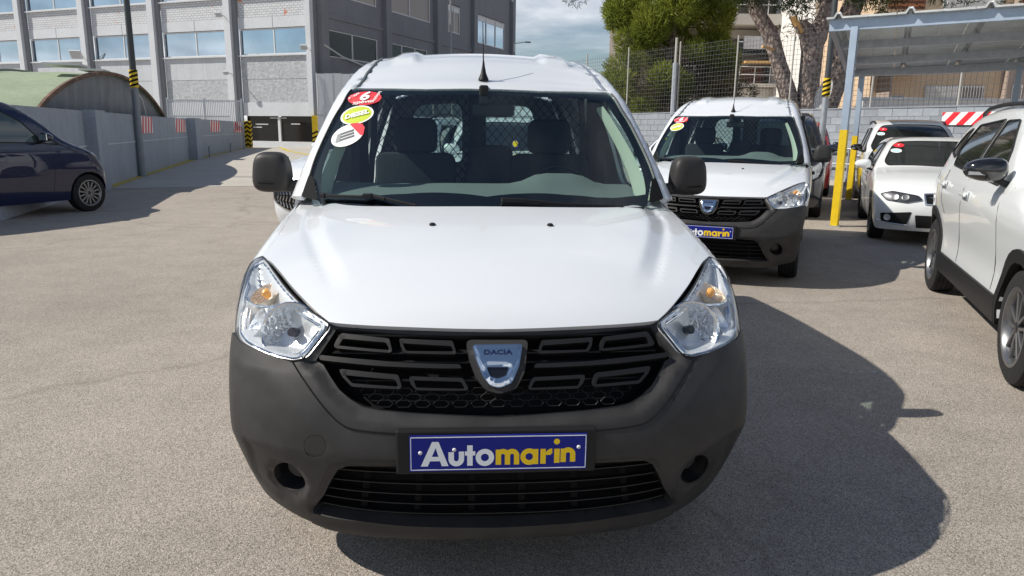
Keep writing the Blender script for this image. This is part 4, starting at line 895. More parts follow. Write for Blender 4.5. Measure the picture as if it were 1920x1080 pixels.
# ---- a frame helper for walls: s along d from origin o
class Fr:
    def __init__(s,o,d,n): s.o=Vector((o[0],o[1],0)); s.d=Vector((d[0],d[1],0)).normalized(); s.n=Vector((n[0],n[1],0)).normalized(); s.rot=Matrix((s.d,s.n,Vector((0,0,1)))).transposed()
    def p(s,a,z,out=0): return s.o+s.d*a+s.n*out+Vector((0,0,z))
    def box(s,mb,a0,a1,z0,z1,o0,o1):
        return mb.box(s.p((a0+a1)/2,(z0+z1)/2,(o0+o1)/2),(abs(a1-a0),abs(o1-o0),abs(z1-z0)),s.rot)
def fbox(fr,name,m,parent,a0,a1,z0,z1,o0,o1,bevel=0): return fr.box(MB(),a0,a1,z0,z1,o0,o1).build(name,m,parent,bevel=bevel)
def stripes(fr,name,a0,a1,z0,z1,out,n,slant,label,group):
    o=fbox(fr,name,M['sign_white'],None,a0,a1,z0,z1,out,out+.02); w=(a1-a0)/n
    for k in range(-1,n+1):
        q=[(a0+k*w+slant*0,z0),(a0+(k+.5)*w,z0),(a0+(k+.5)*w+slant,z1),(a0+k*w+slant,z1)]
        q=[(min(max(a,a0),a1),z) for a,z in q]
        # clip slanted stripe to the board
        poly=[]
        A=[(a0+k*w,z0),(a0+(k+.5)*w,z0),(a0+(k+.5)*w+slant,z1),(a0+k*w+slant,z1)]
        def clip(P,lim,sgn):
            R=[]
            for i in range(len(P)):
                c,d=P[i-1],P[i]; ic=(c[0]-lim)*sgn>=0; idd=(d[0]-lim)*sgn>=0
                if ic!=idd: t=(lim-c[0])/(d[0]-c[0]); R.append((lim,c[1]+(d[1]-c[1])*t))
                if idd: R.append(d)
            return R
        A=clip(A,a0,1); A=clip(A,a1,-1) if len(A)>2 else A
        if len(A)>2:
            mesh_obj('stripe',[fr.p(a,z,out+.024) for a,z in A],[tuple(range(len(A)))],M['sign_red'],o)
    return tag(o,label,'sign',group)
# ---- left retaining wall
G1=(-8.54,15.98); G2=(-11.97,31.28); G3=(-15.4,52.2)
fa=Fr(G1,(G2[0]-G1[0],G2[1]-G1[1]),(.976,.219)); fb=Fr(G2,(G3[0]-G2[0],G3[1]-G2[1]),(.987,.162))
lw=empty('retaining_wall',(G1[0],G1[1],0)); lw.rotation_euler=(0,0,0)
def par0(o,p): o.parent=p; o.matrix_parent_inverse=Matrix.Translation(-Vector(p.location)); return o
def wall_part(fr,name,m,*a,**k): o=fbox(fr,name,m,None,*a,**k); return par0(o,lw)
wall_part(fa,'wall_section',M['wallpaint'],-6.5,15.67,0,1.75,-.25,0); wall_part(fb,'wall_section',M['wallpaint'],0,21.1,0,1.78,-.25,0)
for a0,a1 in((-1.16,-.25),): wall_part(fa,'pilaster',M['wallpaint'],a0,a1,0,1.77,.002,.24)
wall_part(fb,'pilaster',M['wallpaint'],.1,1.6,0,1.80,.002,.34)
for a0,a1 in((-6.4,-1.2),(-.2,15.6)): wall_part(fa,'ledge',M['facade_smooth'],a0,a1,.98,1.01,.002,.03)
wall_part(fb,'ledge',M['facade_smooth'],1.7,20.8,.98,1.01,.002,.03)
tag(lw,'long grey rendered retaining wall with pilasters along the ramp','wall')
sgl='boards striped red and white on the retaining wall'
stripes(fa,'hazard_board',5.3,7.15,1.22,1.72,.004,4,.2,'red and white striped board on the grey wall, beside the near lamp pole',sgl)
stripes(fa,'hazard_board',12.2,15.0,1.20,1.72,.004,4,.3,'red and white striped board, second from the lamp pole on the grey wall',sgl)
stripes(fb,'hazard_board',6.1,9.3,1.16,1.74,.004,4,.35,'red and white striped board between the second pilaster and the far end board',sgl)
stripes(fb,'hazard_board',15.2,19.6,1.10,1.76,.004,4,.45,'farthest red and white striped board, next to the yellow and black post',sgl)
for (fr,a,lab) in((fb,3.1,'bent grey handrail bracket beside the second wall pilaster'),(fb,10.5,'short grey handrail bracket farther up the ramp wall')):
    mb=MB().tube([fr.p(a,.0,.35),fr.p(a,.50,.35),fr.p(a+1.2,.56,.35)],.035,8); o=mb.build('handrail',M['pole_grey'],None,True); tag(o,lab,'handrail','handrail brackets by the ramp')
def taped_post(name,x,y,h,r,lab,square=True,yellow_top=0):
    o=empty(name,(x,y,0)); 
    if square: b=MB().box((0,0,h/2),(2*r,2*r,h)).build('post',M['yellow'],o,bevel=.01)
    else: b=MB().lathe([(0,r),(h,r)],12,'z').build('post',M['yellow'],o,True)
    n=int((h-yellow_top)/.30)
    for k in range(n):
        z=.05+k*.30; mb=MB(); mb.add([(-r,-r-.004,z),(0,-r-.004,z+.16),(0,-r-.004,z+.30),(-r,-r-.004,z+.14)],[(0,1,2,3)]); mb.add([(r,-r-.004,z),(0,-r-.004,z+.16),(0,-r-.004,z+.30),(r,-r-.004,z+.14)],[(0,3,2,1)])
        mb.add([(r+.004,-r,z),(r+.004,r,z+.16),(r+.004,r,z+.30),(r+.004,-r,z+.14)],[(0,1,2,3)]); mb.build('black_chevron',M['black'],b)
    return tag(o,lab,'post')
taped_post('corner_guard',-15.15,52.0,1.85,.22,'yellow post with black chevrons at the far end of the retaining wall')
taped_post('corner_guard',-10.35,52.3,2.3,.32,'yellow and black chevron pillar right of the garage opening',yellow_top=1.0)
# ---- left lamp pole
def lamp_pole(x,y,h,r,z0,z1,lab,mlow):
    o=empty('lamp_pole',(x,y,0)); MB().lathe([(0,r*1.5),(.02,r*1.5)],16,'z').build('base_plate',M['pole_grey'],o)
    MB().lathe([(.02,r),(z0,r*.9)],16,'z').build('lower_pole',mlow,o,True); MB().lathe([(z1,r*.88),(h,r*.6)],16,'z').build('upper_pole',M['pole_dark'],o,True)
    tb=MB().lathe([(z0,r*1.12),(z1,r*1.12)],20,'z').build('tape_band',M['yellow'],o,True)
    n=4; hh=(z1-z0)
    for k in range(n):
        mb=MB(); vs=[];fs=[]; zz=z0+hh*(k-.2)/n
        for i in range(21):
            t=2*math.pi*i/20; zc=zz+hh/n*1.0*((i/20*2)%1) 
            zc=zz+hh/n*.9*abs(((i/20*2)%2)-1)
            for dz in(0,hh/n*.5): vs.append((math.cos(t)*r*1.14,math.sin(t)*r*1.14,min(max(zc+dz,z0),z1)))
        fs=[(2*i,2*i+2,2*i+3,2*i+1) for i in range(20)]; mb.add(vs,fs).build('black_stripe',M['black'],tb)
    MB().bar((0,0,h),(0,-1.2,h+.2),.07).build('lamp_arm',M['pole_dark'],o); MB().box((0,-1.4,h+.2),(.25,.6,.1)).build('lamp_head',M['pole_dark'],o)
    return tag(o,lab,'lamp pole','lamp poles banded in yellow and black')
lamp_pole(-9.36,20.15,8,.10,2.5,2.98,'grey lamp pole with a yellow and black band in front of the retaining wall',M['pole_grey'])
# ---- barrel-roofed shed behind the wall
sh=empty('barrel_shed',(-12,22,0)); fs_=Fr((G1[0]-.45,G1[1]-.1),(G2[0]-G1[0],G2[1]-G1[1]),(.976,.219))
def arc(t,grow=0): # t 0..1 across
    a=-3.1+16.6*t; z=1.35+(1.50+grow)*math.sin(math.pi*min(max(t,0),1))**.62 if 0<t<1 else 1.35; return a,z
def addto(o,p): o.parent=p; o.matrix_parent_inverse=Matrix.Translation(-Vector(p.location)); return o
M['felt']=concrete('green_roof_felt',(.27,.33,.22),.14,.6,.25,True); M['tarp']=mat('grey_tarpaulin',(.17,.19,.215),.6,noise=.2,nscale=1.2,bump=.3,bscale=2)
ts=np.linspace(0,1,33); vs=[];fc=[]
for j,dep in enumerate(np.linspace(0,-26,27)):
    for t in ts: a,z=arc(t); vs.append(fs_.p(a,z+.02*math.sin(dep*2.1+t*9),dep))
for j in range(26):
    for i in range(32): fc.append((j*33+i,j*33+i+1,(j+1)*33+i+1,(j+1)*33+i))
addto(mesh_obj('roof_skin',vs,fc,M['felt'],None,True),sh)
for dep in(-2.2,-4.6,-7,-10,-14): addto(MB().tube([fs_.p(arc(t)[0],arc(t)[1]+.03,dep) for t in ts],.03,5).build('roof_rib',M['felt'],None,True),sh)
addto(MB().tube([fs_.p(arc(t)[0],arc(t)[1]+.02,.02) for t in ts],.055,6).build('roof_edge',mat('rusty_steel',(.16,.09,.055),.8,noise=.5,nscale=3),None,True),sh)
vs=[];fc=[]; 
for i,t in enumerate(np.linspace(.005,.995,90)):
    a,z=arc(t); o_=.05*math.sin(i*1.3)+.03*math.sin(i*.47); vs+=[fs_.p(a,0,-.25+o_),fs_.p(a,z,-.12+o_*.3)]
fc=[(2*i,2*i+2,2*i+3,2*i+1) for i in range(89)]; addto(mesh_obj('end_curtain',vs,fc,M['tarp'],None,True),sh)
addto(MB().tube([fs_.p(6.6,2.75,.05),fs_.p(8.2,2.3,.06),fs_.p(8.7,1.7,.06)],.03,6).build('drain_pipe',M['win_frame'],None,True),sh)
addto(MB().box(fs_.p(1.5,2.86,-.4),(1.0,.8,.05),fs_.rot).build('skylight',M['win_frame'],None),sh); addto(MB().box(fs_.p(3.8,2.90,-.3),(.8,.6,.05),fs_.rot).build('skylight',M['win_frame'],None),sh)
tag(sh,'long green barrel roofed shed with a grey curtain end behind the wall','shed')
# ---- bar fence behind the shed
bf=empty('bar_fence',(-16,47.2,0)); 
fx=Fr((-18.9,47.5),(1,-.07),(.07,-1.)); 
for a in(0,2.4,4.75): par_=addto(fbox(fx,'post',M['galv'],None,a,a+.09,0,3.2,-.05,.05),bf)
mb=MB()
for k in range(42): fx.box(mb,.1+k*.112,.145+k*.112,1.2,3.12,-.015,.015)
addto(tag(mb.build('bars',M['galv']),kind='stuff'),bf)
for z in(1.4,3.0): addto(fbox(fx,'rail',M['galv'],None,.09,4.75,z,z+.06,-.02,.02),bf)
tag(bf,'pale steel bar fence standing beyond the end of the shed','fence')
# ---- grey industrial building
CB=(-10.44,52.85); bl=empty('industrial_building',(CB[0],CB[1],0))
F1=Fr(CB,(-.8996,.4368),(-.4368,-.8996)); F2=Fr(CB,(.4368,.8996),(.8996,-.4368))
def B1(name,m,*a,par=None,bevel=0):
    o=fbox(F1,name,m,None,*a,bevel=bevel)
    if par is None: addto(o,bl)
    else: o.parent=par
    return o
def B2(name,m,*a,par=None):
    o=fbox(F2,name,m,None,*a)
    if par is None: addto(o,bl)
    else: o.parent=par
    return o
BAY=7.457
random.seed(2)
for k in range(6):
    a0=k*BAY; a1=a0+BAY
    # piers (two stepped strips)
    B1('pier',M['facade_smooth'],a1-.45,a1+.12,0,16,.003,.48); B1('pier_return',M['facade_dark'],a1-.80,a1-.47,0,16,.003,.22)
    if k==0: B1('pier',M['facade_smooth'],.0,.42,2.3,16,.003,.40)
    i0=a0+(.45 if k==0 else .14); i1=a1-.84
    if k>0: B1('wall_panel',M['facade'],i0,i1,0,2.25,-.3,0)
    B1('beam',M['facade_smooth'],i0,i1,2.27,3.23,-.3,.06)
    B1('plaster_panel',M['roughcast'] if k<2 else M['facade'],i0,i1,3.235,4.88,-.3,.0); B1('plaster_panel',M['roughcast'] if k<1 else M['facade'],i0,i1,4.90,6.50,-.3,.012)
    B1('concrete_band',M['facade_smooth'],i0,i1,8.46,9.22,-.3,.02); B1('band_joint',M['facade_dark'],(i0+i1)/2-.02,(i0+i1)/2+.02,8.47,9.2,.021,.026)
    B1('brick_panel',M['brick'],i0,i1,9.225,10.55,-.3,.0)
    for (z0,z1) in((6.62,8.42),(10.68,12.6)):
        B1('sill',M['facade_smooth'],i0-.05,i1+.05,z0-.12,z0-.02,-.3,.20)
        f=B1('window_frame',M['win_frame'],i0,i1,z0-.018,z0+.07,-.16,-.04)
        B1('frame_head',M['win_frame'],i0,i1,z1-.07,z1,-.16,-.04,par=f)
        for a in(i0,(i0+i1)/2-.05,i1-.09): B1('mullion',M['win_frame'],a,a+.09,z0+.072,z1-.072,-.16,-.05,par=f)
        for (p0,p1) in((i0+.095,(i0+i1)/2-.055),((i0+i1)/2+.045,i1-.095)): B1('pane',M['skyglass'],p0,p1,z0+.075,z1-.075,-.12,-.10,par=f)
        B1('reveal',M['facade_dark'],i0,i1,z0,z1,-.32,-.3)
    B1('brick_panel',M['brick'],i0,i1,12.62,15.3,-.3,0); B1('parapet',M['facade_smooth'],i0,i1,15.31,16,-.3,.05)
# garage opening in the first bay
for (a,b) in((.5,3.3),(3.62,6.5)): pass
gf=B1('garage_frame',M['win_frame'],3.40,3.62,0,2.2,-.30,-.1); B1('garage_sill',M['facade_smooth'],.45,6.6,.0,.42,-.5,.08)
for (a,b) in((.5,3.38),(3.64,6.55)): B1('garage_glass',M['dimglass'],a,b,.43,2.26,-.24,-.22,par=gf)
M['tube_light']=flat('pale_light_fitting',(.55,.57,.6),.5)
for (a0,a1,z) in((4.6,5.8,1.62),(5.2,6.0,1.40),(2.9,4.4,2.08),(1.7,2.5,1.66)): B1('light_fitting',M['tube_light'],a0,a1,z,z+.07,-.21,-.19,par=gf)
# right-hand, shaded face
def win2(a0,a1,z0,z1,n,glass,blind=False):
    f=B2('window_frame',M['win_frame'],a0,a1,z0,z0+.08,-.16,-.02); B2('frame_head',M['win_frame'],a0,a1,z1-.06,z1,-.16,-.02,par=f)
    w=(a1-a0)/n
    for k in range(n+1): B2('mullion',M['win_frame'],a0+k*w-.05+(.05 if k==0 else 0)-(.05 if k==n else 0),a0+k*w+.05+(.05 if k==0 else 0)-(.05 if k==n else 0),z0+.082,z1-.062,-.15,-.03,par=f)
    for k in range(n):
        B2('pane',glass,a0+k*w+.1,a0+(k+1)*w-.1,z0+.09,z1-.07,-.12,-.10,par=f)
        if blind: B2('blind',M['win_frame'],a0+k*w+.12,a0+(k+1)*w-.12,z1-.55,z1-.08,-.09,-.07,par=f)
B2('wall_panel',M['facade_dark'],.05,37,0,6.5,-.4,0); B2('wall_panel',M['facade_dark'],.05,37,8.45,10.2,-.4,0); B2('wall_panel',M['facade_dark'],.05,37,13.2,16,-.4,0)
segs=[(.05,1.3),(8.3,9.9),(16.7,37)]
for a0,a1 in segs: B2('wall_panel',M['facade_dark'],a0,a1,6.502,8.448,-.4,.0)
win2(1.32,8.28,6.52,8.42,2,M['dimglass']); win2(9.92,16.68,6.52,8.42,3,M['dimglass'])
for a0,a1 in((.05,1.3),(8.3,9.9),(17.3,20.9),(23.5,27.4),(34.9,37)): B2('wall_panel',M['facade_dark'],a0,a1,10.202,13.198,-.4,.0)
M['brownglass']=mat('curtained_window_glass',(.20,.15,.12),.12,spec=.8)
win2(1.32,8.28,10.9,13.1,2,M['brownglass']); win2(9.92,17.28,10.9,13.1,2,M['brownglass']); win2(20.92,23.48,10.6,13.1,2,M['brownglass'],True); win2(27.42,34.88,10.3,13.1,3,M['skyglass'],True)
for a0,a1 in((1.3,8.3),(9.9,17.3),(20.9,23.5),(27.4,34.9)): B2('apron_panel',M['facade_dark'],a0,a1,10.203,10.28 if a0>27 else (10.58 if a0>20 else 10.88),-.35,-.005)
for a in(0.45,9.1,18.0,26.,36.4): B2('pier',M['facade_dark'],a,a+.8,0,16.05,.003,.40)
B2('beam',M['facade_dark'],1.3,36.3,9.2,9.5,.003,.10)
rf=addto(mesh_obj('roof',[F1.p(-.0,15.9,-.2),F1.p(46,15.9,-.2),F1.p(46,15.9,-38),F1.p(0,15.9,-38)],[(0,1,2,3)],M['facade_dark']),bl)
addto(MB().tube([F2.p(.6,7.2,.45),F2.p(3,6.6,.3),F2.p(6,6.2,.2),F2.p(9.1,6.15,.41)],.06,6).build('cable',M['win_frame'],None,True),bl)
tag(bl,'grey painted industrial building with long window bands and peeling brick','building')
M['tube_light']=flat('pale_light_fitting',(.45,.47,.5),.4)
def flood(p,lab,s=.45,white=False):
    o=empty('floodlight',p); MB().bar((0,.0,0),(-.15,-.45,.02),.05).build('bracket',M['pole_grey'],o); h=MB().box((-.2,-.55,.0),(s,.12,s*.8),Matrix.Rotation(.5,3,'X')).build('lamp_head',M['win_frame'],o,bevel=.02); MB().box((-.2,-.62,-.02),(s*.8,.03,s*.6),Matrix.Rotation(.5,3,'X')).build('lamp_glass',M['tube_light'],h)
    return tag(o,lab,'floodlight','floodlights on the grey building')
flood(F1.p(7.5,9.35,.5),'white floodlight high on the pier left of the last window bay'); flood(F1.p(7.2,5.3,.5),'small floodlight low on the pier, below the window sills',.35)
flood(F1.p(.2,6.9,.45),'grey floodlight at the building corner beside the lower windows'); flood(F1.p(22.4,6.95,.5),'solar floodlight with a white frame between two window bays',.9)
sp=empty('sheet_metal_screen',(-10.2,52.2,0)); fsn=Fr((-10.25,51.9),(.998,-.0707),(-.07,-1.))
for k in range(9):
    a=k*.60; o=fbox(fsn,'sheet',M['galv_blue'] if False else M['facade_smooth'],None,a,a+.585,2.35,5.15+.02*(k%3),-.02,.02+.012*(k%2)); addto(o,sp)
addto(fbox(fsn,'rail',M['facade_dark'],None,0,5.4,5.0,5.08,-.08,-.03),sp); addto(fbox(fsn,'lower_wall',M['facade'],None,0,6.5,0,2.33,-.3,.0),sp)
addto(MB().tube([fsn.p(.05,5.2,.06),fsn.p(.12,3.6,.08),fsn.p(.02,2.4,.06)],.03,6).build('cable',M['win_frame'],None,True),sp)
tag(sp,'pale grey sheet metal screen beside the corner of the industrial building','screen')
tp=empty('street_lamp',(-.9,58.2,0)); MB().lathe([(0,.10),(13,.07)],10,'z').build('pole',M['pole_grey'],tp,True); MB().bar((0,0,13),(.9,-.2,13.2),.08).build('lamp_arm',M['pole_grey'],tp); tag(tp,'thin grey lamp post rising behind the white van roof in front of the building','street lamp')
t2=empty('street_lamp',(4.8,67.8,0)); MB().lathe([(0,.09),(9.2,.06)],10,'z').build('pole',M['pole_grey'],t2,True); MB().bar((0,0,9.2),(1.0,-.1,9.35),.07).build('lamp_arm',M['pole_grey'],t2); MB().box((1.2,-.1,9.33),(.5,.18,.1)).build('lamp_head',M['pole_dark'],t2); tag(t2,'small distant street lamp seen right of the industrial building','street lamp')
# ---- right boundary wall of painted blocks, with fence on top
WR=Fr((10.75,19.4),(-.39,.92),(-.92,-.39)); rw=empty('block_wall',(10.75,19.4,0))
M['blockpaint']=concrete('grey_blue_block_paint',(.24,.265,.30),.10,1.6,.3,True)
M['blockpaint2']=concrete('patchy_block_paint',(.29,.32,.36),.12,2.2,.3)
addto(fbox(WR,'wall_core',concrete('block_joint_paint',(.19,.21,.24),.1,2,.2),None,-22,34,0,2.16,-.22,-.02),rw); addto(fbox(WR,'coping',M['blockpaint'],None,-22,34,2.162,2.20,-.25,.02),rw)
random.seed(7); bms=[]
for v_ in range(5):
    bm=bmesh.new(); bmesh.ops.create_cube(bm,size=1)
    for q in bm.verts: q.co.x*=.434+random.uniform(-.006,.006); q.co.y*=.03+random.uniform(-.006,.006); q.co.z*=.2085+random.uniform(-.004,.004)
    bmesh.ops.bevel(bm,geom=bm.edges[:],offset=.003,segments=1,affect='EDGES'); me=bpy.data.meshes.new('block'); bm.to_mesh(me); bm.free(); me.materials.append(M['blockpaint'] if v_%2 else M['blockpaint2']); bms.append(me)
cnt=0
for r in range(10):
    for k in range(30):
        a=-8.6+k*.44+(.22 if r%2 else 0); o=bpy.data.objects.new('block',bms[random.randrange(5)]); link(o,rw)
        o.matrix_parent_inverse=Matrix.Translation(-Vector(rw.location)); o.matrix_basis=Matrix.Translation(WR.p(a,.115+r*.215,-.0115+random.uniform(-.0035,.0035)))@WR.rot.to_4x4()
mb=MB()
for r in range(10):
    for k in range(66):
        a=-8.6+30*.44+k*.44+(.22 if r%2 else 0)
        if a<33.6: WR.box(mb,a-.214,a+.214,.013+r*.215,.217+r*.215,-.022,.0+random.uniform(-.004,.004))
addto(tag(mb.build('far_blocks',M['blockpaint']),kind='stuff'),rw)
tag(rw,'grey blue painted block wall along the right side behind the parked cars','wall')
fe=empty('mesh_fence',(10.75,19.4,2.2)); M['fencewire']=mat('grey_fence_wire',(.10,.105,.11),.5,metal=.5); M['fpost']=mat('pale_fence_post',(.42,.41,.38),.6)
pts=[-18,-15,-12,-9,-6.1,-3.7,-1.2,1.73,4.16,7.16,10.42,13.6,16.8,20,23.2,26.4,29.6,33]
for a in pts:
    o=addto(MB().tube([WR.p(a,2.2,-.12),WR.p(a,4.55+.03*min(a,10),-.12)],.028,7).build('fence_post',M['fpost'],None,True),fe)
mb=MB(); ztop=lambda a:4.4+.03*min(a,10)
a=-18.
while a<33: mb.tube([WR.p(a,2.2,-.12),WR.p(a,ztop(a),-.12)],.0055,3,cap=False); a+=.145
for k in range(17):
    z=2.25+k*.145; mb.tube([WR.p(a,z,-.12) for a in np.linspace(-18,33,18)],.0055,3,cap=False)
addto(tag(mb.build('wire_mesh',M['fencewire']),kind='stuff'),fe)
for k in range(3): pass
tag(fe,'tall wire mesh fence with thin posts standing on top of the block wall','fence')
pr=addto_none=MB().tube([WR.p(a,1.05,.16) for a in(-4.,-1,2.,3.2)],.035,8).tube([WR.p(a,.62,.16) for a in(-4.,-1,2.,3.2)],.03,8)
for a in(-3.6,-.9,1.8,3.2): pr.tube([WR.p(a,0,.16),WR.p(a,1.05,.16)],.03,8)
tag(pr.build('guard_rail',M['galv'],None,True),'low grey pipe guard rail running along the foot of the block wall','guard rail')
stripes(Fr((10.75,19.4),(.39,-.92),(-.92,-.39)),'hazard_board',3.45,4.95,1.72,2.03,.03,4,.28,'red and white striped board on the block wall above the parked white cars','boards striped red and white on the block wall')
kb=fbox(WR,'kerb',M['ramp'],None,-20,6,0,.12,.02,.30); tag(kb,kind='structure')
lamp_pole(8.08,14.45,9,.075,2.28,2.68,'grey lamp pole with a yellow and black band between the dark van and the carport',M['galv'])
bp=empty('ridged_post',(7.93,26.1,0)); MB().tube([(0,0,2.1),(.0,0,4.0)],.10,8).build('post',M['galv'],bp,True); MB().tube([(0,0,4.0),(0,0,4.9)],.05,8).build('post_top',M['fpost'],bp,True); tag(bp,'thick galvanised post rising in front of the big green bush','post')
# ---- carport
cp=empty('carport',(5.9,9.3,0))
def cpart(o): return addto(o,cp)
A0=Vector((5.70,9.75,3.22)); Ad=Vector((.765,-.64,.0)); B0=Vector((8.35,14.1,2.86)); Bd=Vector((.66,-.75,0))
def cpt(u,v,dz=0): return (A0+Ad*u)*(1-v)+(B0+Bd*u)*v+Vector((0,0,dz))
LN=9.0
def beam(name,u0,v0,u1,v1,w,h,dz,m): return cpart(MB().bar(cpt(u0,v0,dz),cpt(u1,v1,dz),w,h).build(name,m))
beam('front_beam',0,0,LN,0,.10,.17,-.10,M['galv_blue'])
beam('rear_beam',0.0,1,LN,1,.10,.15,-.10,M['galv'])
for v in(.36,.70): beam('purlin',.1,v,LN,v,.08,.13,-.09,M['galv'])
for u in(.02,5.,8.9): beam('rafter',u,.02,u,.98,.08,.12,-.085,M['galv'])
# ribbed roofing sheets
M['roofsheet']=mat('pale_roof_sheet',(.48,.50,.50),.5,metal=.25,noise=.14,nscale=5)
for k in range(9):
    mb=MB(); vs=[]; u0=-.05+k*1.0
    prof=[(0,0),(.10,0),(.14,.07),(.20,.07),(.24,0),(.58,0),(.60,.008),(.62,0),(.985,0)]
    for v in np.linspace(-.03,1.03,3):
        for (du,dz) in prof: vs.append(cpt(u0+du,v,dz+.0))
    n=len(prof); fs=[(j*n+i,j*n+i+1,(j+1)*n+i+1,(j+1)*n+i) for j in range(2) for i in range(n-1)]
    o=cpart(mesh_obj('roof_sheet',vs,fs,M['roofsheet'])); so=o.modifiers.new('t','SOLIDIFY'); so.thickness=.03
def cpost(x,y,h,yt,lab=None):
    p=cpart(MB().box((x,y,h/2),(.11,.13,h),Matrix.Rotation(-.7,3,'Z')).build('post',M['galv_blue'])); yl=MB().box((x,y,yt/2+.002),(.118,.138,yt),Matrix.Rotation(-.7,3,'Z')).build('yellow_sleeve',M['yellow']); yl.parent=p; yl.matrix_parent_inverse=(Matrix.Translation(-Vector(cp.location))).inverted()@Matrix.Translation(-Vector(cp.location)); MB
    yl.matrix_parent_inverse=Matrix.Translation(-Vector(cp.location)) if False else p.matrix_parent_inverse@Matrix.Identity(4)
    return p
def fixsub(yl,p): yl.parent=p; yl.matrix_parent_inverse=Matrix.Identity(4)
def cpost(x,y,h,yt):
    rot=Matrix.Rotation(-.70,3,'Z')
    p=MB().box((0,0,h/2),(.10,.12,h),rot).build('post',M['galv_blue'],cp); p.location=(x-5.9,y-9.3,0)
    MB().box((0,0,yt/2+.002),(.108,.128,yt),rot).build('yellow_sleeve',M['yellow'],p); MB().box((0,0,.008),(.2,.2,.016),rot).build('foot_plate',M['galv'],p)
cpost(5.9,9.35,3.06,1.52); cpost(8.66,14.06,2.76,1.42); cpost(10.45,11.7,2.76,1.4); cpost(12.2,4.2,3.06,1.5)
tag(cp,'steel carport with ribbed sheet roof and posts painted yellow at the bottom','carport')
# ---- trees
def leaves(name,clumps,per,size,m,parent,seed=1,aspect=.22,up=.35,drop=0):
    rng=np.random.default_rng(seed); V_=[];n=0
    for (cx,cy,cz,r) in clumps:
        k=int(per*r*r); d=rng.normal(size=(k,3)); d/=np.linalg.norm(d,axis=1)[:,None]; rad=r*rng.uniform(.45,1.05,k)**.6
        c=np.array([cx,cy,cz])+d*rad[:,None]*np.array([1,1,.85])
        ax=d+rng.normal(size=(k,3))*.55+np.array([0,0,up]); ax/=np.linalg.norm(ax,axis=1)[:,None]
        sd=np.cross(ax,rng.normal(size=(k,3))); sd/=np.linalg.norm(sd,axis=1)[:,None]+1e-9
        L=(size*rng.uniform(.6,1.4,k))[:,None]
        a=c-sd*L*aspect; b=c+sd*L*aspect; t=c+ax*L; V_.append(np.stack([a,b,t+sd*L*aspect*.3,t-sd*L*aspect*.3],1).reshape(-1,3))
    V_=np.concatenate(V_); nf=len(V_)//4; me=bpy.data.meshes.new(name); me.vertices.add(len(V_)); me.vertices.foreach_set('co',V_.ravel().astype(np.float32))
    me.loops.add(nf*4); me.loops.foreach_set('vertex_index',np.arange(nf*4,dtype=np.int32)); me.polygons.add(nf); me.polygons.foreach_set('loop_start',np.arange(0,nf*4,4,dtype=np.int32)); me.update(calc_edges=True); me.validate()
    me.materials.append(m); o=bpy.data.objects.new(name,me); link(o,parent); return o
def leafmat(name,c1,c2,c3):
    m,t,b=node_mat(name); v=N(t,'ShaderNodeTexCoord').outputs['Object']; g=N(t,'ShaderNodeNewGeometry')
    c=ramp(t,noise(t,v,.9,4,.6),[(.3,c1),(.5,c2),(.7,c3)]); r=ramp(t,g.outputs['Random Per Island'],[(0,.6),(1,1.4)]); c=mul(t,c,r)
    L_(t,c,b.inputs['Base Color']); b.inputs['Roughness'].default_value=.6; b.inputs['Specular IOR Level'].default_value=.25
    tr=N(t,'ShaderNodeBsdfTranslucent'); L_(t,c,tr.inputs[0]); mx_=N(t,'ShaderNodeMixShader'); mx_.inputs[0].default_value=.35; o=t.nodes['Material Output']; L_(t,b.outputs[0],mx_.inputs[1]); L_(t,tr.outputs[0],mx_.inputs[2]); L_(t,mx_.outputs[0],o.inputs[0]); return m
M['leaf1']=leafmat('bush_needles',(.09,.125,.02),(.20,.24,.035),(.30,.33,.05)); M['leaf2']=leafmat('dark_pine_needles',(.020,.034,.012),(.038,.058,.018),(.055,.075,.02)); M['dry']=leafmat('dry_inner_twigs',(.045,.035,.02),(.07,.055,.03),(.085,.075,.03))
def barkm():
    m,t,b=node_mat('pine_bark'); v=N(t,'ShaderNodeTexCoord').outputs['Object']; mp_=N(t,'ShaderNodeMapping'); mp_.inputs['Scale'].default_value=(1,1,.55); L_(t,v,mp_.inputs[0])
    vo=N(t,'ShaderNodeTexVoronoi'); vo.inputs['Scale'].default_value=11; L_(t,mp_.outputs[0],vo.inputs['Vector']); n=noise(t,mp_.outputs[0],9,8,.75)
    c=mul(t,ramp(t,vo.outputs['Distance'],[(.1,(.56,.46,.41)),(.45,(.42,.335,.295)),(.7,(.22,.17,.15))]),ramp(t,n,[(.3,.6),(.7,1.25)])); L_(t,c,b.inputs['Base Color']); b.inputs['Roughness'].default_value=.95
    h=N(t,'ShaderNodeMath',operation='SUBTRACT'); L_(t,n,h.inputs[0]); L_(t,vo.outputs['Distance'],h.inputs[1]); bumpn(t,b,h.outputs[0],1,.12); return m
M['bark']=barkm(); M['cutwood']=mat('fresh_cut_wood',(.62,.38,.15),.8,noise=.15,nscale=8)
def trunk(name,pts,rad,parent,seed=0,n=20):
    rng=random.Random(seed); P=[Vector(p) for p in cr_smooth(pts,6)]; k=len(P); rr=np.interp(np.linspace(0,1,k),np.linspace(0,1,len(rad)),rad); mb=MB().tube(P,list(rr),n)
    for i,v in enumerate(mb.v):
        j=i//n; a=i%n; f=.05*math.sin(a*1.9+j*.8+seed)+.035*math.sin(a*3.1-j*1.3)+rng.uniform(-.02,.02); c=P[min(j,k-1)]; mb.v[i]=tuple(Vector(v)+(Vector(v)-c)*f)
    return mb.build(name,M['bark'],parent,True)
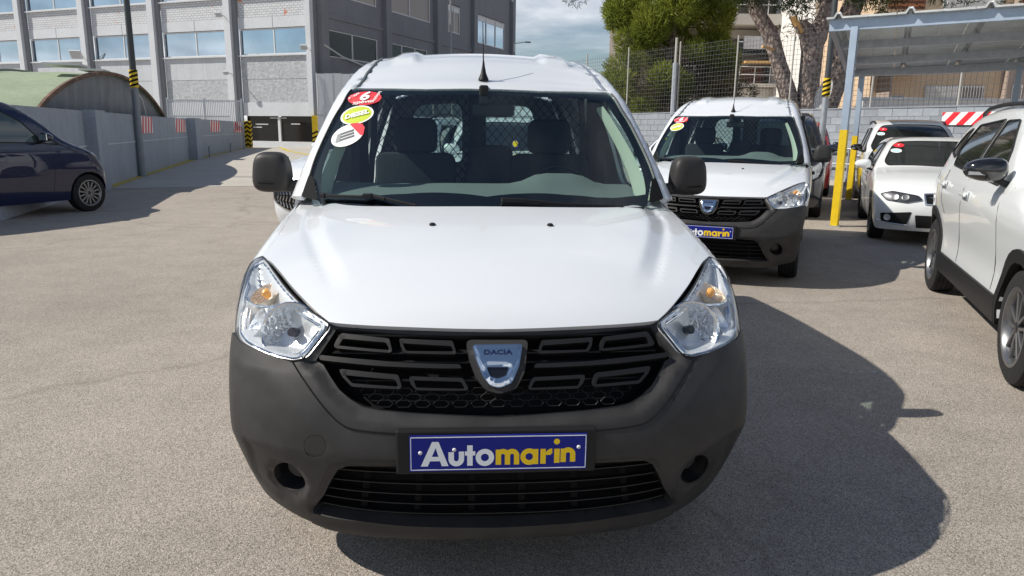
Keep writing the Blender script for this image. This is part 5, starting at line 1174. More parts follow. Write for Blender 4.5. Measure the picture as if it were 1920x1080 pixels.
# big bush
rng=random.Random(11)
bt=empty('bushy_pine',(9.3,31.4,0)); trunk('trunk',[(0,0,0),(.2,.1,2.0),(-.1,0,4.2),(.1,0,7)],[.3,.24,.16,.06],bt)
cl=[];dc=[]
for i in range(86):
    t=rng.random(); z=2.0+7.2*t; w=3.15*(1-.50*max(0,(t-.45)/.55)**1.3)*(.86+.14*math.sin(z*2.2)); a=rng.uniform(0,2*math.pi); r=rng.uniform(.25,1)**.5
    x=w*r*math.cos(a); y=w*.8*r*math.sin(a)
    low= z<4.3 and x>-.6
    if low and x>.2 and rng.random()<.85: dc.append((x,y,z,rng.uniform(.45,.8)))
    else: cl.append((x*(.95 if x>0 else 1),y,z,rng.uniform(.42,.95)))
for i in range(26): dc.append((rng.uniform(-1.6,2.9),rng.uniform(-1.9,.2),rng.uniform(2.1,4.1),rng.uniform(.4,.65)))
leaves('foliage',cl,2500,.21,M['leaf1'],bt,3,aspect=.085,up=.9); leaves('dry_branches',dc,1500,.16,M['dry'],bt,4,aspect=.10,up=.1)
tw=MB(); 
for i in range(40):
    x,y,z,r=(cl+dc)[rng.randrange(len(cl)+len(dc))]; tw.tube([(0,0,z-1.2),(x*.5,y*.5,z-.5),(x,y,z)],[.05,.03,.012],5)
tag(tw.build('branches',M['bark'],bt,True),kind='stuff')
tag(bt,'dense yellow green bushy tree growing behind the mesh fence','tree')
def crown(parent,cl,seed): leaves('crown',cl,520,.16,M['leaf2'],parent,seed,aspect=.10,up=.1)
ta=empty('pine_tree',(11.3,23.3,0)); trunk('trunk',[(.35,0,0),(.15,0,1.6),(-.1,0,2.6),(-.55,0,3.7),(-.95,.05,4.7),(-1.7,.05,5.9),(-2.2,.1,8)],[.36,.31,.28,.26,.25,.23,.18],ta,1)
crown(ta,[(-2.4+rng.uniform(-2.2,2.2),rng.uniform(-1.5,1.5),7.6+rng.uniform(-.8,1.6),rng.uniform(.5,.9)) for _ in range(26)]+[(-.55,.5,5.95,.5),(.1,.6,5.75,.45),(-2.6,.3,6.15,.35),(.5,.9,5.1,.38),(.9,1.0,5.3,.4),(-.2,.9,4.9,.3)],5)
MB().tube([(-.75,-.1,4.2),(-1.35,-.35,4.3)],[.06,.045],8).build('branch_stub',M['cutwood'],ta,True)
tag(ta,'pine with a bare pinkish trunk leaning to the left behind the fence','tree','pines behind the block wall')
tb_=empty('pine_tree',(11.85,23.2,0)); trunk('trunk',[(.1,0,0),(.05,0,1.6),(-.05,0,2.8),(-.05,0,3.9),(.0,0,4.6),(.35,0,5.6),(.6,.1,8)],[.44,.38,.34,.34,.36,.26,.20],tb_,2)
trunk('limb',[(-.1,0,4.2),(-.35,-.1,4.75),(-.60,-.12,5.1)],[.30,.25,.22],tb_,3); ct=MB().box((-.74,-.14,5.02),(.07,.42,.62),Matrix.Rotation(-.55,3,'Y')).build('saw_cut',M['cutwood'],tb_,bevel=.02)
crown(tb_,[(rng.uniform(-1.5,2.5),rng.uniform(-1.4,1.4),7.6+rng.uniform(-.6,1.6),rng.uniform(.5,.9)) for _ in range(24)]+[(-.1,.9,5.7,.5),(1.5,.3,6.15,.4),(2.3,.2,6.05,.3)],6)
tag(tb_,'thick pine trunk with an orange sawn off limb behind the fence','tree','pines behind the block wall')
tc_=empty('pine_tree',(13.2,24.2,0)); trunk('trunk',[(-.5,0,0),(-.25,0,2.0),(.05,0,3.2),(.15,0,4.4),(.3,.0,5.6),(1.3,.1,8)],[.38,.34,.33,.33,.36,.26],tc_,4); trunk('limb',[(.1,0,4.6),(-.5,0,5.5),(-1.0,0,6.6)],[.2,.15,.12],tc_,5)
crown(tc_,[(rng.uniform(-1.5,4),rng.uniform(-1.4,1.4),7.5+rng.uniform(-.4,1.6),rng.uniform(.5,.9)) for _ in range(26)]+[(.9,-.2,5.6,.45),(1.6,-.2,5.9,.45),(2.3,-.3,6.0,.4),(4.4,-1.5,5.9,.4),(5.2,-1.6,5.85,.4),(6,-1.6,6.0,.35)],7)
tag(tc_,'shaded dark trunk pine standing just left of the carport','tree','pines behind the block wall')
bh2=empty('overhanging_branch',(2.05,15.9,0)); trunk('branch',[(0,0,8),(.25,-.0,6.0),(.45,-.1,4.5)],[.14,.09,.03],bh2,8,10); leaves('foliage',[(.50,-.1,4.36,.12),(.36,-.1,4.46,.15),(.66,-.1,4.47,.13),(.25,-.1,4.62,.2),(.6,-.1,4.66,.22),(.1,0,4.9,.3),(.6,0,5.0,.3)],4200,.075,M['leaf2'],bh2,9,aspect=.08,up=-.3); tag(bh2,'dark leafy branch tip hanging into the top of the sky','branch')
for tr_,cl_,sd_ in((ta,[(-2.5,-.9,5.75,.30),(-2.1,-.9,5.62,.30),(-1.6,-.9,5.8,.32)],21),(tb_,[(-1.65,-.9,5.62,.30),(-1.15,-.9,5.50,.32),(-.75,-.9,5.7,.3)],22),(tc_,[(-1.3,-3,5.68,.28),(-.8,-3,5.55,.32),(-.35,-3.1,5.48,.30),(.1,-3.1,5.65,.28),(1.3,-3.2,5.72,.25),(1.8,-3.2,5.62,.28),(2.4,-3.2,5.68,.25)],23)):
    leaves('hanging_tuft',cl_+[(x+.1,y+.2,z+.35,r*1.2) for x,y,z,r in cl_],1900,.14,M['leaf2'],tr_,sd_,aspect=.09,up=-.1)
    w_=MB()
    for x,y,z,r in cl_: w_.tube([(x*.2,y*.2,7.4),(x*.8,y*.8,6.6),(x,y,z)],[.07,.04,.015],5)
    w_.build('twig',M['bark'],tr_,True)
# ---- houses beyond the wall
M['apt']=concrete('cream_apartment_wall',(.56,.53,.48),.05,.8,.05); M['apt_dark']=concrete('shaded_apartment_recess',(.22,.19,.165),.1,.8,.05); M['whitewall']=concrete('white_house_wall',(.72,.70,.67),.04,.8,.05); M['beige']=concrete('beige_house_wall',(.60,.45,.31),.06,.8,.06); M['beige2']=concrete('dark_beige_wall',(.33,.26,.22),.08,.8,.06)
M['shutter']=mat('reddish_brown_shutter',(.16,.06,.035),.6); M['rail']=mat('white_rail',(.6,.6,.6),.5); M['tile']=mat('terracotta_tile',(.42,.16,.07),.8,noise=.2,nscale=6)
def house(name,x,y,rz,lab): o=empty(name,(x,y,0),rz); return tag(o,lab,'building')
def hb(o,name,m,x0,x1,y0,y1,z0,z1,sub=None): return MB().box(((x0+x1)/2,(y0+y1)/2,(z0+z1)/2),(x1-x0,y1-y0,z1-z0)).build(name,m,sub or o)
ap=house('apartment_building',8.7,42.4,-.0707,'cream apartment block with balconies behind the bushy tree and pines')
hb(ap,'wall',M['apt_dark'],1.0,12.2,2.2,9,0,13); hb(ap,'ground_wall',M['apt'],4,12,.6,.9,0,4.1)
for z0,z1,x0 in((7.65,8.25,.0),(11.0,11.6,0),(4.15,4.35,4)):
    s_=hb(ap,'balcony_slab',M['apt'],x0,12.2,0,2.3,z0,z1)
    for k in range(int((12.2-x0)/.9)+1): MB().tube([(x0+.05+k*.9,.05,z1),(x0+.05+k*.9,.05,z1+.95)],.025,5).build('baluster',M['rail'],s_)
    for dz in(.5,.95): MB().tube([(x0,.05,z1+dz),(12.2,.05,z1+dz)],.028,5).build('handrail',M['rail'],s_)
hb(ap,'parapet_panel',M['whitewall'],0,6.2,.0,.08,8.26,9.1)
hb(ap,'balcony_front',M['facade_smooth'],7.9,10.9,.5,.62,6.35,7.08); hb(ap,'blind_box',M['apt'],7.3,12.1,1.8,2.19,7.1,7.6)
w_=hb(ap,'window',M['win_frame'],8.0,10.0,2.1,2.195,6.2,7.0); hb(ap,'pane',M['skyglass'],8.05,9.95,2.05,2.097,6.25,6.95,w_); hb(ap,'door_panel',M['shutter'],10.9,11.9,2.1,2.195,5.0,7.0)
hb(ap,'awning',M['cutwood'],7.9,9.8,-.2,.9,5.50,5.62); hb(ap,'shutter_row',M['shutter'],6.6,9.5,1.5,2.15,4.4,5.45)
hb(ap,'stair_flight',M['rail'],10.8,12.0,.2,.3,5.2,5.3)
for k in range(5): MB().tube([(10.6+k*.3,.1,4.6+k*.22),(10.6+k*.3,.1,5.5+k*.22)],.025,5).build('baluster',M['rail'],ap)
MB().tube([(10.4,.1,5.3),(12.,.1,6.5)],.03,5).build('handrail',M['rail'],ap)
cw=MB(); 
wh=house('white_house',18.2,36.8,-.0707,'bright white house wall seen between the pines and the carport')
hb(wh,'wall',M['whitewall'],0,4.6,0,6,0,9.5); hb(wh,'wall',M['whitewall'],2.0,3.6,-1.5,-.01,0,5.6); hb(wh,'roof',M['tile'],.9,2.4,-1.6,-.4,3.85,4.0); hb(wh,'cornice',M['apt'],-.1,4.7,-.1,-.005,7.9,8.1)
w_=hb(wh,'window',M['win_frame'],.5,1.6,-.06,-.002,6.0,7.4); hb(wh,'pane',M['dimglass'],.58,1.52,-.09,-.062,6.08,7.32,w_)
for k in range(5): MB().tube([(2.9+k*.16,-1.56,.0),(2.9+k*.16,-1.56,5.6)],.04,6).build('drain_pipe',M['rail'],wh) if k in(0,2,4) else None
be=house('beige_house',18.9,30.9,-.0707,'warm beige house with white barred windows behind the carport')
hb(be,'wall',M['beige'],-.6,5.3,0,6,0,12); hb(be,'wall',M['beige2'],5.302,14,-.4,6,0,12); hb(be,'porch_roof',M['beige'],-1.2,1.4,-1.3,-.01,4.15,4.4); hb(be,'porch_wall',M['beige2'],-.3,-.2,-1.2,-.02,0,4.14)
for (x0,x1,z0,z1) in((.4,.95,2.6,3.15),):
    w_=hb(be,'window',M['win_frame'],x0-.05,x1+.05,-.05,-.003,z0-.05,z1+.05); hb(be,'pane',M['dimglass'],x0,x1,-.08,-.052,z0,z1,w_)
for (x0,x1,z0,z1,m_) in((1.9,3.4,2.5,3.6,'whitewall'),(3.45,4.5,2.5,3.6,'apt_dark')):
    w_=hb(be,'window',M['win_frame'],x0-.05,x1+.05,-.05,-.003,z0-.05,z1+.05); hb(be,'pane',M[m_],x0,x1,-.08,-.052,z0,z1,w_)
    n=int((x1-x0)/.13)
    for k in range(n): MB().box((x0+.06+k*.13,-.12,(z0+z1)/2),(.02,.02,z1-z0+.1)).build('bar',M['rail'],w_)
for k in range(9): MB().box((5.5+k*.14,-.5,2.6),(.03,.03,2.2)).build('bar',M['rail'],be)
hb(be,'cornice',M['apt'],-.7,5.3,-.35,-.005,6.3,6.6); w_=hb(be,'window',M['shutter'],-.2,1.4,-.07,-.003,6.9,9); 
for k in range(8): hb(be,'slat',M['tile'],-.15,1.35,-.10,-.072,7.0+k*.24,7.12+k*.24,w_)
w_=hb(be,'window',M['win_frame'],2.2,4.8,-.07,-.003,6.9,9); hb(be,'pane',M['whitewall'],2.35,4.65,-.1,-.072,7.0,8.9,w_); hb(be,'wall_band',M['shutter'],5.4,9,-.47,-.403,6.7,9)
gw2=empty('garden_wall',(12.9,21.6,0),-.0707*1); 
hb(gw2,'wall',M['whitewall'],.0,7.6,0,.3,0,2.58); hb(gw2,'coping',M['facade_smooth'],-.05,7.65,-.05,.35,2.581,2.65); tag(gw2,'low white garden wall dappled with shade right behind the mesh fence','wall')
ds=MB(); ds.lathe([(0,.001),(-.03,.25),(-.08,.40)],20,'y'); o=ds.build('satellite_dish',M['whitewall'],None,True); o.location=(11.62,21.8,2.72); o.scale=(.55,1,1.35); o.rotation_euler=(0,R_(18),R_(-10)); tag(o,'tilted oval white dish leaning between the two right hand pine trunks','dish')

# ------------------------------------------------------------------ other cars
def car_surface(sp):
    L,W,H=sp['L'],sp['W']/2,sp['H']; top=sp['top']; wz=sp['wz']; nose=sp['nose']; tail=sp.get('tail',[(.2,.10),(.5,.0),(.9,.06),(H,.35)]); cr=sp.get('crown',.05); k=sp.get('k',.06); nL=sp.get('nL',.45)
    wzt=[(z,w*W) for z,w in wz]
    def f(P):
        x,y,z=np.abs(P[...,0]),P[...,1],P[...,2]
        side=x-itp(z,wzt); side=side+.10*np.clip((y-(L-.9))/.9,0,1)**2
        r=np.clip(x/(W*1.02),0,.9999); bow=nL*(1-(1-r**2.5)**.4)+np.where(x>W*1.0199,(x-W*1.0199)*8,0)
        fr=(itp(z,nose)+bow-y)*.8
        rb=.22*(1-(1-r**3.)**(1/3.))+np.where(x>W*1.0199,(x-W*1.0199)*8,0)
        re=(y-(L-itp(z,tail)-rb))*.9
        tp=(z-(itp(np.clip(y,-.5,L+.5)-sp.get('sweep',.16)*np.minimum(x,1.5)**2,top)-cr*(np.minimum(x,1.2)/W)**2.5))*.8
        return smax(smax(smax(side,fr,k),re,k),tp,k)
    return f
def frame_xyz(f,L,side,y,z): # point on the flank
    return None
def make_car(name,sp,paint,label,cat,group=None,detail=2):
    v=empty(name); tag(v,label,cat,group); f=car_surface(sp); L=sp['L']; H=sp['H']; ys=sp['ysplit']; R=sp['R']; yf,yr=sp['yf'],sp['yr']; zb=sp['zb']
    mf=Polar(f,(0,ys+.5,.5)); ma=Axial(f,sp.get('zc',.75),.8,1.4); mx={1:Along(f,'x-',1.5,1.5),-1:Along(f,'x+',-1.5,1.5)}; mr=Along(f,'y+',L-1.2,1.6)
    def sx(y,z,s=-1): return tuple(mx[-s if False else (1 if s>0 else -1)].pt(np.array([[y,z]]))[0]) 
    # Along starts outside and walks in: use inside start instead
    mside={s:Along(f,'x+' if s>0 else 'x-',0.,1.6) for s in(1,-1)}
    def flank(y,z,s): return tuple(mside[s].pt(np.array([[y,z]],float))[0])
    st=.05 if detail>1 else .07
    ringp=[]; zs=np.linspace(zb,sp['zc2'],7)
    for z in zs: ringp.append(flank(ys,z,-1))
    a0=math.atan2(ringp[-1][0],ringp[-1][2]-ma.zc)
    for t in np.linspace(0,1,10)[1:]: ringp.append(tuple(ma.pt(np.array([[ys,a0*(1-t)*ma.sc]]))[0]))
    ra=R+.045
    def arch(yc,n=12,lo=None):
        h0=max(zb-R,-ra*.98); a_=math.asin(max(-1,min(1,h0/ra))); return [flank(yc-ra*math.cos(t),R+ra*math.sin(t),-1) for t in np.linspace(a_,math.pi-a_,n)]
    # bottom of the nose: walk from the centre to the arch
    bot=[]
    for t in np.linspace(0,1,8):
        a=-t*R_(66); q=np.array([[a,0.]]); 
        lo=np.array([[math.sin(a)*1.,-math.cos(a),0]])
        # solve for the point at height zb in this azimuth
        b0,b1=-1.2,.3
        for _ in range(24):
            m_=(b0+b1)/2; z=mf.pt(np.array([[a*mf.sc,m_*mf.sc]]))[0][2]; b0,b1=(m_,b1) if z<zb else (b0,m_)
        bot.append(tuple(mf.pt(np.array([[a*mf.sc,(b0+b1)/2*mf.sc]]))[0]))
    bot=[p for p in bot if p[1]<yf-ra-.03]
    chain=bot+arch(yf)+list(ringp)
    body=panel('front_body',closeloop(chain),mf,paint,v,step=st,thick=.02)
    # shell
    end=L-sp.get('endcut',.42); rear=[]
    for z in zs: rear.append(flank(end,z,-1))
    a1=math.atan2(rear[-1][0],rear[-1][2]-ma.zc)
    for t in np.linspace(0,1,10)[1:]: rear.append(tuple(ma.pt(np.array([[end,a1*(1-t)*ma.sc]]))[0]))
    chain=list(reversed(ringp))+[flank(y,zb,-1) for y in np.linspace(ys+.1,yr-ra-.05,5)]+arch(yr)+[flank(end-.02,zb,-1)]+rear[1:] if end>yr+ra else list(reversed(ringp))+[flank(y,zb,-1) for y in np.linspace(ys+.1,yr-ra-.05,5)]+arch(yr)+rear[1:]
    holes=[];glz=[]
    wh=[]
    for wn in sp['windows']:
        for s in(1,-1): g=rounded([flank(y,z,s) for y,z in wn],.03,2); wh.append((s,g))
    ws=sp['screen']; wsl=[(0,)+ws[0]]+[p for p in ws[1:-1]]+[(0,)+ws[-1]]
    def topw(x,z): # find the screen point by height
        q=None; y0,y1=ys-.6,ys+1.6
        for _ in range(26):
            m_=(y0+y1)/2; zz=ma.f(np.array([[x,m_,z]]))[0]; (y0,y1)=(y0,m_) if zz<0 else (m_,y1)
        return (x,(y0+y1)/2,z)
    scr=closeloop([topw(x,z) for x,z in sp['screen']]); scr=rounded(scr,.05,2)
    shell=panel('body_shell',closeloop(chain),ma,paint,v,holes=[],step=st*1.1,thick=.02)
    g1=panel('windscreen',scr,ma,sp.get('glass',M['darkglass']),v,off=.003,step=.08,thick=.004)
    MB().tube(line_on(ma,resample([np.array(p) for p in scr],.08),.004),.008,5,closed=True).build('screen_seal',M['plastic2'],g1,True)
    for s,g in wh:
        gp=panel('side_window',g,mside[s],sp.get('sglass',M['darkglass']),v,off=.003,step=.12,thick=.004)
        MB().tube(line_on(mside[s],resample([np.array(p) for p in g],.08),.004),.009 if not sp.get('chromeline') else .007,5,closed=True).build('window_seal',M['plastic2'] if not sp.get('chromeline') else M['satin'],gp,True)
    # tail
    rr=[(p[0]*.99,p[1],p[2]) for p in rear]; rr=closeloop([(0,L,zb)]+[(rr[0][0],L,zb)]+rr[1:])
    panel('tail',rr,mr,paint,v,step=.10,thick=.03)
    # wheels, arch trims
    for s in(1,-1):
        for y in(yf,yr):
            xw=abs(flank(y,R*2+.1,s)[0])-.10-.012
            tyre_wheel(v,'wheel',s*xw,y,R,R,.20,sp['rim'],sp.get('spokes',10),s,sp['rimmat'],M['rubber'],sp.get('wkind','spoke'),steer=0)
            h0=max(zb-R,-ra*.98); a_=math.asin(max(-1,min(1,h0/ra)))
            if sp.get('clad'):
                o=[flank(y-(ra+.075)*math.cos(t),R+(ra+.075)*math.sin(t),s) for t in np.linspace(a_*.8,math.pi-a_*.8,18)]+[flank(y-(ra-.004)*math.cos(t),R+(ra-.004)*math.sin(t),s) for t in np.linspace(math.pi-a_,a_,18)]
                panel('arch_trim',o,mside[s],M['plastic2'],v,off=.016,step=.04,thick=.05)
            MB().box((s*(xw-.16),y,R+.20),(.30,ra*1.7,.34)).build('arch_liner',M['black'],v)
        if sp.get('clad'):
            y0,y1=yf+ra+.02,yr-ra-.02; o=[flank(y,zb+.005,s) for y in np.linspace(y0,y1,8)]+[flank(y,zb+.17,s) for y in np.linspace(y1-.02,y0+.03,8)]
            panel('sill_trim',o,mside[s],M['plastic2'],v,off=.018,step=.06,thick=.04)
        for a in sp.get('seams',[]):
            MB().tube(line_on(mside[s],cr_smooth([flank(y,z,s) for y,z in a],3),.0),.0028,5).build('door_seam',M['black'],v,True)
        for (y,z) in sp.get('handles',[]):
            p=Vector(flank(y,z,s)); MB().box(p+Vector((s*.008,0,0)),(.01,.16,.07)).build('handle_recess',paint,v,bevel=.004)
            MB().box(p+Vector((s*.030,0,.005)),(.022,.19,.032)).build('door_handle',sp.get('hmat',paint),v,bevel=.01)
        if 'mirror' in sp:
            y,z,mm=sp['mirror']; p=Vector(flank(y,z-.08,s)); bm=bmesh.new(); bmesh.ops.create_uvsphere(bm,u_segments=16,v_segments=10,radius=1)
            for q in bm.verts: q.co=Vector((math.copysign(abs(q.co.x)**.75,q.co.x)*.115,math.copysign(abs(q.co.y)**.8,q.co.y)*.07*(1.1 if q.co.y<0 else .6),math.copysign(abs(q.co.z)**.8,q.co.z)*.068*(1-.25*s*q.co.x)))
            me=bpy.data.meshes.new('mirror'); bm.to_mesh(me); bm.free(); me.polygons.foreach_set('use_smooth',[True]*len(me.polygons)); me.materials.append(mm); mo=bpy.data.objects.new('door_mirror',me); link(mo,v); mo.location=p+Vector((s*.14,.0,.08)); mo.scale=(sp.get('mscale',1),)*3
            MB().bar((-s*.02,0,-.04),(-s*.16,.01,-.10),.07,.035).build('mirror_arm',M['plastic2'],mo,bevel=.008); MB().box((s*.05,-.062,-.02),(.09,.02,.018)).build('indicator',M['lens'] if mm is not M['gloss_black'] else M['satin'],mo); MB().box((0,.05,0),(.17,.01,.09)).build('mirror_glass',M['chrome'],mo)
        if sp.get('rails'):
            y0,y1=sp['rails']; pr=[]
            for t in np.linspace(0,1,9):
                y=y0+(y1-y0)*t; q=ma.pt(np.array([[y,s*R_(38)*ma.sc]]))[0]; pr.append((q[0],q[1],q[2]+.045*math.sin(math.pi*t)**.4+.005))
            MB().tube(pr,.018,6).build('roof_rail',M['plastic2'],v,True)
        # lamps
        lm=sp.get('lamp')
        if lm:
            o=[]
            for x,z in lm:
                y0,y1=-.2,ys
                for _ in range(26):
                    m_=(y0+y1)/2; inside=f(np.array([[x,m_,z]]))[0]<0; (y0,y1)=(y0,m_) if inside else (m_,y1)
                o.append((x*s,(y0+y1)/2,z))
            o=rounded(o,.02,2); lp=panel('headlight',o,mf,M['lens'],v,off=.005,step=.04,thick=.004); lu=mf.par(np.array(o))
            panel('lamp_housing',o,mf,M['alloy_dark'] if sp.get('darklamp') else M['housing'],lp,off=.002,step=.03,thick=.002)
            c=np.mean(o,0)
            for dx in(-.06,.07):
                q,n=off_pt(mf,tuple(c+np.array([dx*s,0,0])),.006); b=MB().lathe([(0,.001),(.0,.025),(.004,.04),(-.002,.048)],18,'z').build('reflector',M['alloy'] if sp.get('darklamp') else M['reflector'],lp,True); b.location=tuple(q); b.rotation_euler=Vector(n).to_track_quat('Z','Y').to_euler(); b.scale=(1,1,.5)
            MB().tube(line_on(mf,resample([np.array(p) for p in o],.05),.004),.006,5,closed=True).build('lamp_rim',M['satin'],lp,True)
    def ff(nm,pts,m,off=.006,th=.01,par=None,step=.05,mirror=False):
        for s in((1,-1) if mirror else (1,)):
            o=[]
            for x,z in pts:
                y0,y1=-.3,ys
                for _ in range(26):
                    m_=(y0+y1)/2; inside=f(np.array([[abs(x),m_,z]]))[0]<0; (y0,y1)=(y0,m_) if inside else (m_,y1)
                o.append((x*s,(y0+y1)/2,z))
            r=panel(nm,rounded(o,.015,2),mf,m,par or v,off=off,step=step,thick=th)
        return r
    v_helpers=dict(ff=ff,flank=flank,mf=mf,ma=ma,mside=mside,topw=topw)
    flatten(v)
    MB().box((0,(yf+yr)/2,zb+.06),(sp['W']-.5,L-1.0,.10)).build('underbody',M['black'],v)
    return v,v_helpers
def car_sticker(h,v,x,z,ex,ez,m,inner=None,body=None,lab=None):
    ma=h['ma']; pts=[h['topw'](x+ex*math.cos(t),z+ez*math.sin(t)) for t in np.linspace(0,2*math.pi,17)[:-1]]
    s=panel('sticker',pts,ma,m,v,off=.009,step=.05,thick=.001)
    if inner:
        pts=[h['topw'](x+ex*.8*math.cos(t),z+ez*.75*math.sin(t)) for t in np.linspace(0,2*math.pi,17)[:-1]]; panel('sticker_field',pts,ma,inner,s,off=.011,step=.05,thick=.0005)
    if body:
        q,n=off_pt(ma,h['topw'](x,z),.013); t=text_mesh('lettering',body,ez*1.6,M['st_white'],s,offset=.002,extrude=.0003); Z=Vector(n); X=(Vector((1,0,0))-Z*Z.x).normalized(); Y=Z.cross(X); t.matrix_local=Matrix.Translation(Vector(q))@Matrix((X,Y,Z)).transposed().to_4x4()
    if lab: s['label']=lab
    return s
M['st_blue']=mat('sticker_light_blue',(.45,.75,.80),.45)
HATCH=dict(L=4.33,W=1.77,H=1.43,top=[(0,.66),(.1,.74),(.3,.83),(.7,.93),(1.1,.99),(1.25,1.02),(1.5,1.14),(1.9,1.32),(2.2,1.405),(2.6,1.43),(3.2,1.41),(3.8,1.32),(4.1,1.15),(4.33,.9)],
 wz=[(.15,.90),(.3,.96),(.5,.99),(.7,1.),(.85,.985),(.95,.95),(1.1,.88),(1.3,.75),(1.43,.66)],nose=[(.15,.14),(.3,.04),(.45,.0),(.6,.02),(.75,.10),(.9,.2)],zb=.20,zc2=.9,zc=.72,ysplit=1.30,yf=.80,yr=3.49,R=.32,rim=.225,rimmat=M['alloy_dark'],k=.05,
 windows=[[(1.62,.98),(2.45,1.0),(2.45,1.33),(2.18,1.33),(1.75,1.12)],[(2.52,1.0),(3.4,1.02),(3.62,1.12),(3.3,1.30),(2.52,1.34)]],screen=[(0,1.36),(-.50,1.345),(-.58,1.29),(-.70,1.06),(-.66,1.01),(0,1.015)],
 seams=[[(1.42,.35),(1.40,.7),(1.45,.95)],[(2.48,.32),(2.49,.7),(2.48,1.0)]],handles=[(2.30,.87),(3.3,.90)],mirror=(1.62,1.02,None),lamp=[(.30,.615),(.48,.572),(.72,.595),(.80,.67),(.66,.712),(.36,.668)],darklamp=True)
SUVS=dict(L=4.5,W=1.83,H=1.64,top=[(0,.85),(.12,.93),(.3,1.0),(.7,1.08),(1.1,1.13),(1.3,1.16),(1.6,1.32),(1.95,1.52),(2.2,1.60),(2.7,1.64),(3.3,1.62),(3.9,1.53),(4.25,1.35),(4.5,1.05)],
 wz=[(.2,.95),(.35,.975),(.6,.965),(.8,.99),(.95,1.),(1.05,.985),(1.15,.94),(1.4,.83),(1.64,.70)],nose=[(.2,.12),(.4,.02),(.6,.0),(.8,.03),(.95,.12),(1.1,.25)],zb=.27,zc2=1.05,zc=.85,ysplit=1.42,yf=.87,yr=3.77,R=.345,rim=.235,rimmat=M['alloy'],k=.07,clad=True,
 windows=[[(1.75,1.13),(2.62,1.16),(2.62,1.50),(2.28,1.50),(1.95,1.33)],[(2.70,1.16),(3.5,1.19),(3.62,1.30),(3.45,1.48),(2.70,1.51)],[(3.66,1.24),(3.98,1.28),(3.80,1.42),(3.62,1.46)]],screen=[(0,1.56),(-.52,1.54),(-.60,1.46),(-.74,1.22),(-.70,1.15),(0,1.16)],
 seams=[[(1.50,.45),(1.48,.8),(1.55,1.1)],[(2.66,.45),(2.67,.8),(2.66,1.15)],[(3.45,1.05),(3.60,1.15)],[(3.32,.78),(3.5,.92),(3.55,1.15)]],handles=[(2.50,1.0),(3.42,1.03)],mirror=(1.80,1.19,None),spokes=5,wkind='twin',rails=(2.0,4.1))
MPVS=dict(L=4.3,W=1.78,H=1.78,top=[(0,.80),(.1,.88),(.3,.97),(.7,1.07),(.95,1.12),(1.1,1.16),(1.4,1.36),(1.75,1.60),(2.0,1.70),(2.5,1.77),(3.2,1.78),(3.9,1.74),(4.2,1.62),(4.3,1.4)],
 wz=[(.15,.93),(.3,.97),(.6,1.),(.9,1.),(1.05,.98),(1.2,.93),(1.5,.82),(1.78,.70)],nose=[(.15,.14),(.3,.04),(.5,.0),(.7,.02),(.85,.10),(1.0,.22)],tail=[(.2,.1),(.5,0),(1.,.02),(1.78,.15)],zb=.22,zc2=1.05,zc=.85,ysplit=1.30,yf=.80,yr=3.40,R=.315,rim=.215,rimmat=M['alloy'],k=.06,endcut=.30,
 windows=[[(1.55,1.13),(2.35,1.15),(2.38,1.58),(2.0,1.58),(1.72,1.38)],[(1.22,1.11),(1.46,1.12),(1.50,1.26)],[(2.46,1.15),(3.25,1.17),(3.25,1.58),(2.46,1.60)],[(3.36,1.18),(3.95,1.20),(3.85,1.54),(3.36,1.57)]],screen=[(0,1.66),(-.52,1.64),(-.60,1.55),(-.74,1.22),(-.70,1.14),(0,1.15)],
 seams=[[(1.36,.35),(1.34,.7),(1.40,1.1)],[(2.42,.32),(2.43,.7),(2.42,1.15)],[(3.3,.75),(3.31,1.15)]],handles=[(2.22,1.0),(2.65,1.0)],mirror=(1.50,1.20,None),spokes=14,lamp=[(.46,.72),(.62,.66),(.78,.74),(.83,.90),(.80,.99),(.68,.90)])
def place(o,x,y,rz): o.location=(x,y,0); o.rotation_euler=(0,0,rz); return o
PARK=-R_(26.2)
# second van
van2=copy_tree(van1); place(van2,2.228,4.818,-.4566); van2['label']='second white panel van parked behind the front van\'s right mirror, beside the carport'
for o in van2.children:
    if o.name.startswith('sticker') and o.get('label','').startswith('white oval'):
        for c in list(o.children_recursive): bpy.data.objects.remove(c)
        bpy.data.objects.remove(o); break
van1['label']='large white panel van with dark grey bumper filling the middle of the picture'
# white suv on the right
sp=dict(SUVS); sp['H']=1.72; sp['top']=[(y,z*(1.0 if z<1.1 else 1.045)) for y,z in SUVS['top']]; sp['windows']=[[(y,1.16+(z-1.16)*1.2) for y,z in w] for w in SUVS['windows']]; sp['mirror']=(1.60,1.235,M['gloss_black']); sp['mscale']=1.15; sp['lamp']=[(.46,.80),(.66,.78),(.84,.84),(.86,.92),(.60,.92)]
suv,h=make_car('parked_suv',sp,M['cream'],'white suv with black wheel arches and mirror, cut off by the right edge','suv')
h['ff']('grille',[(-.55,.78),(.55,.78),(.48,.60),(-.48,.60)],M['plastic2'],.006); h['ff']('lower_intake',[(-.70,.50),(.70,.50),(.6,.30),(-.6,.30)],M['plastic2'],.006)
place(suv,3.60,.80,-R_(24.8))
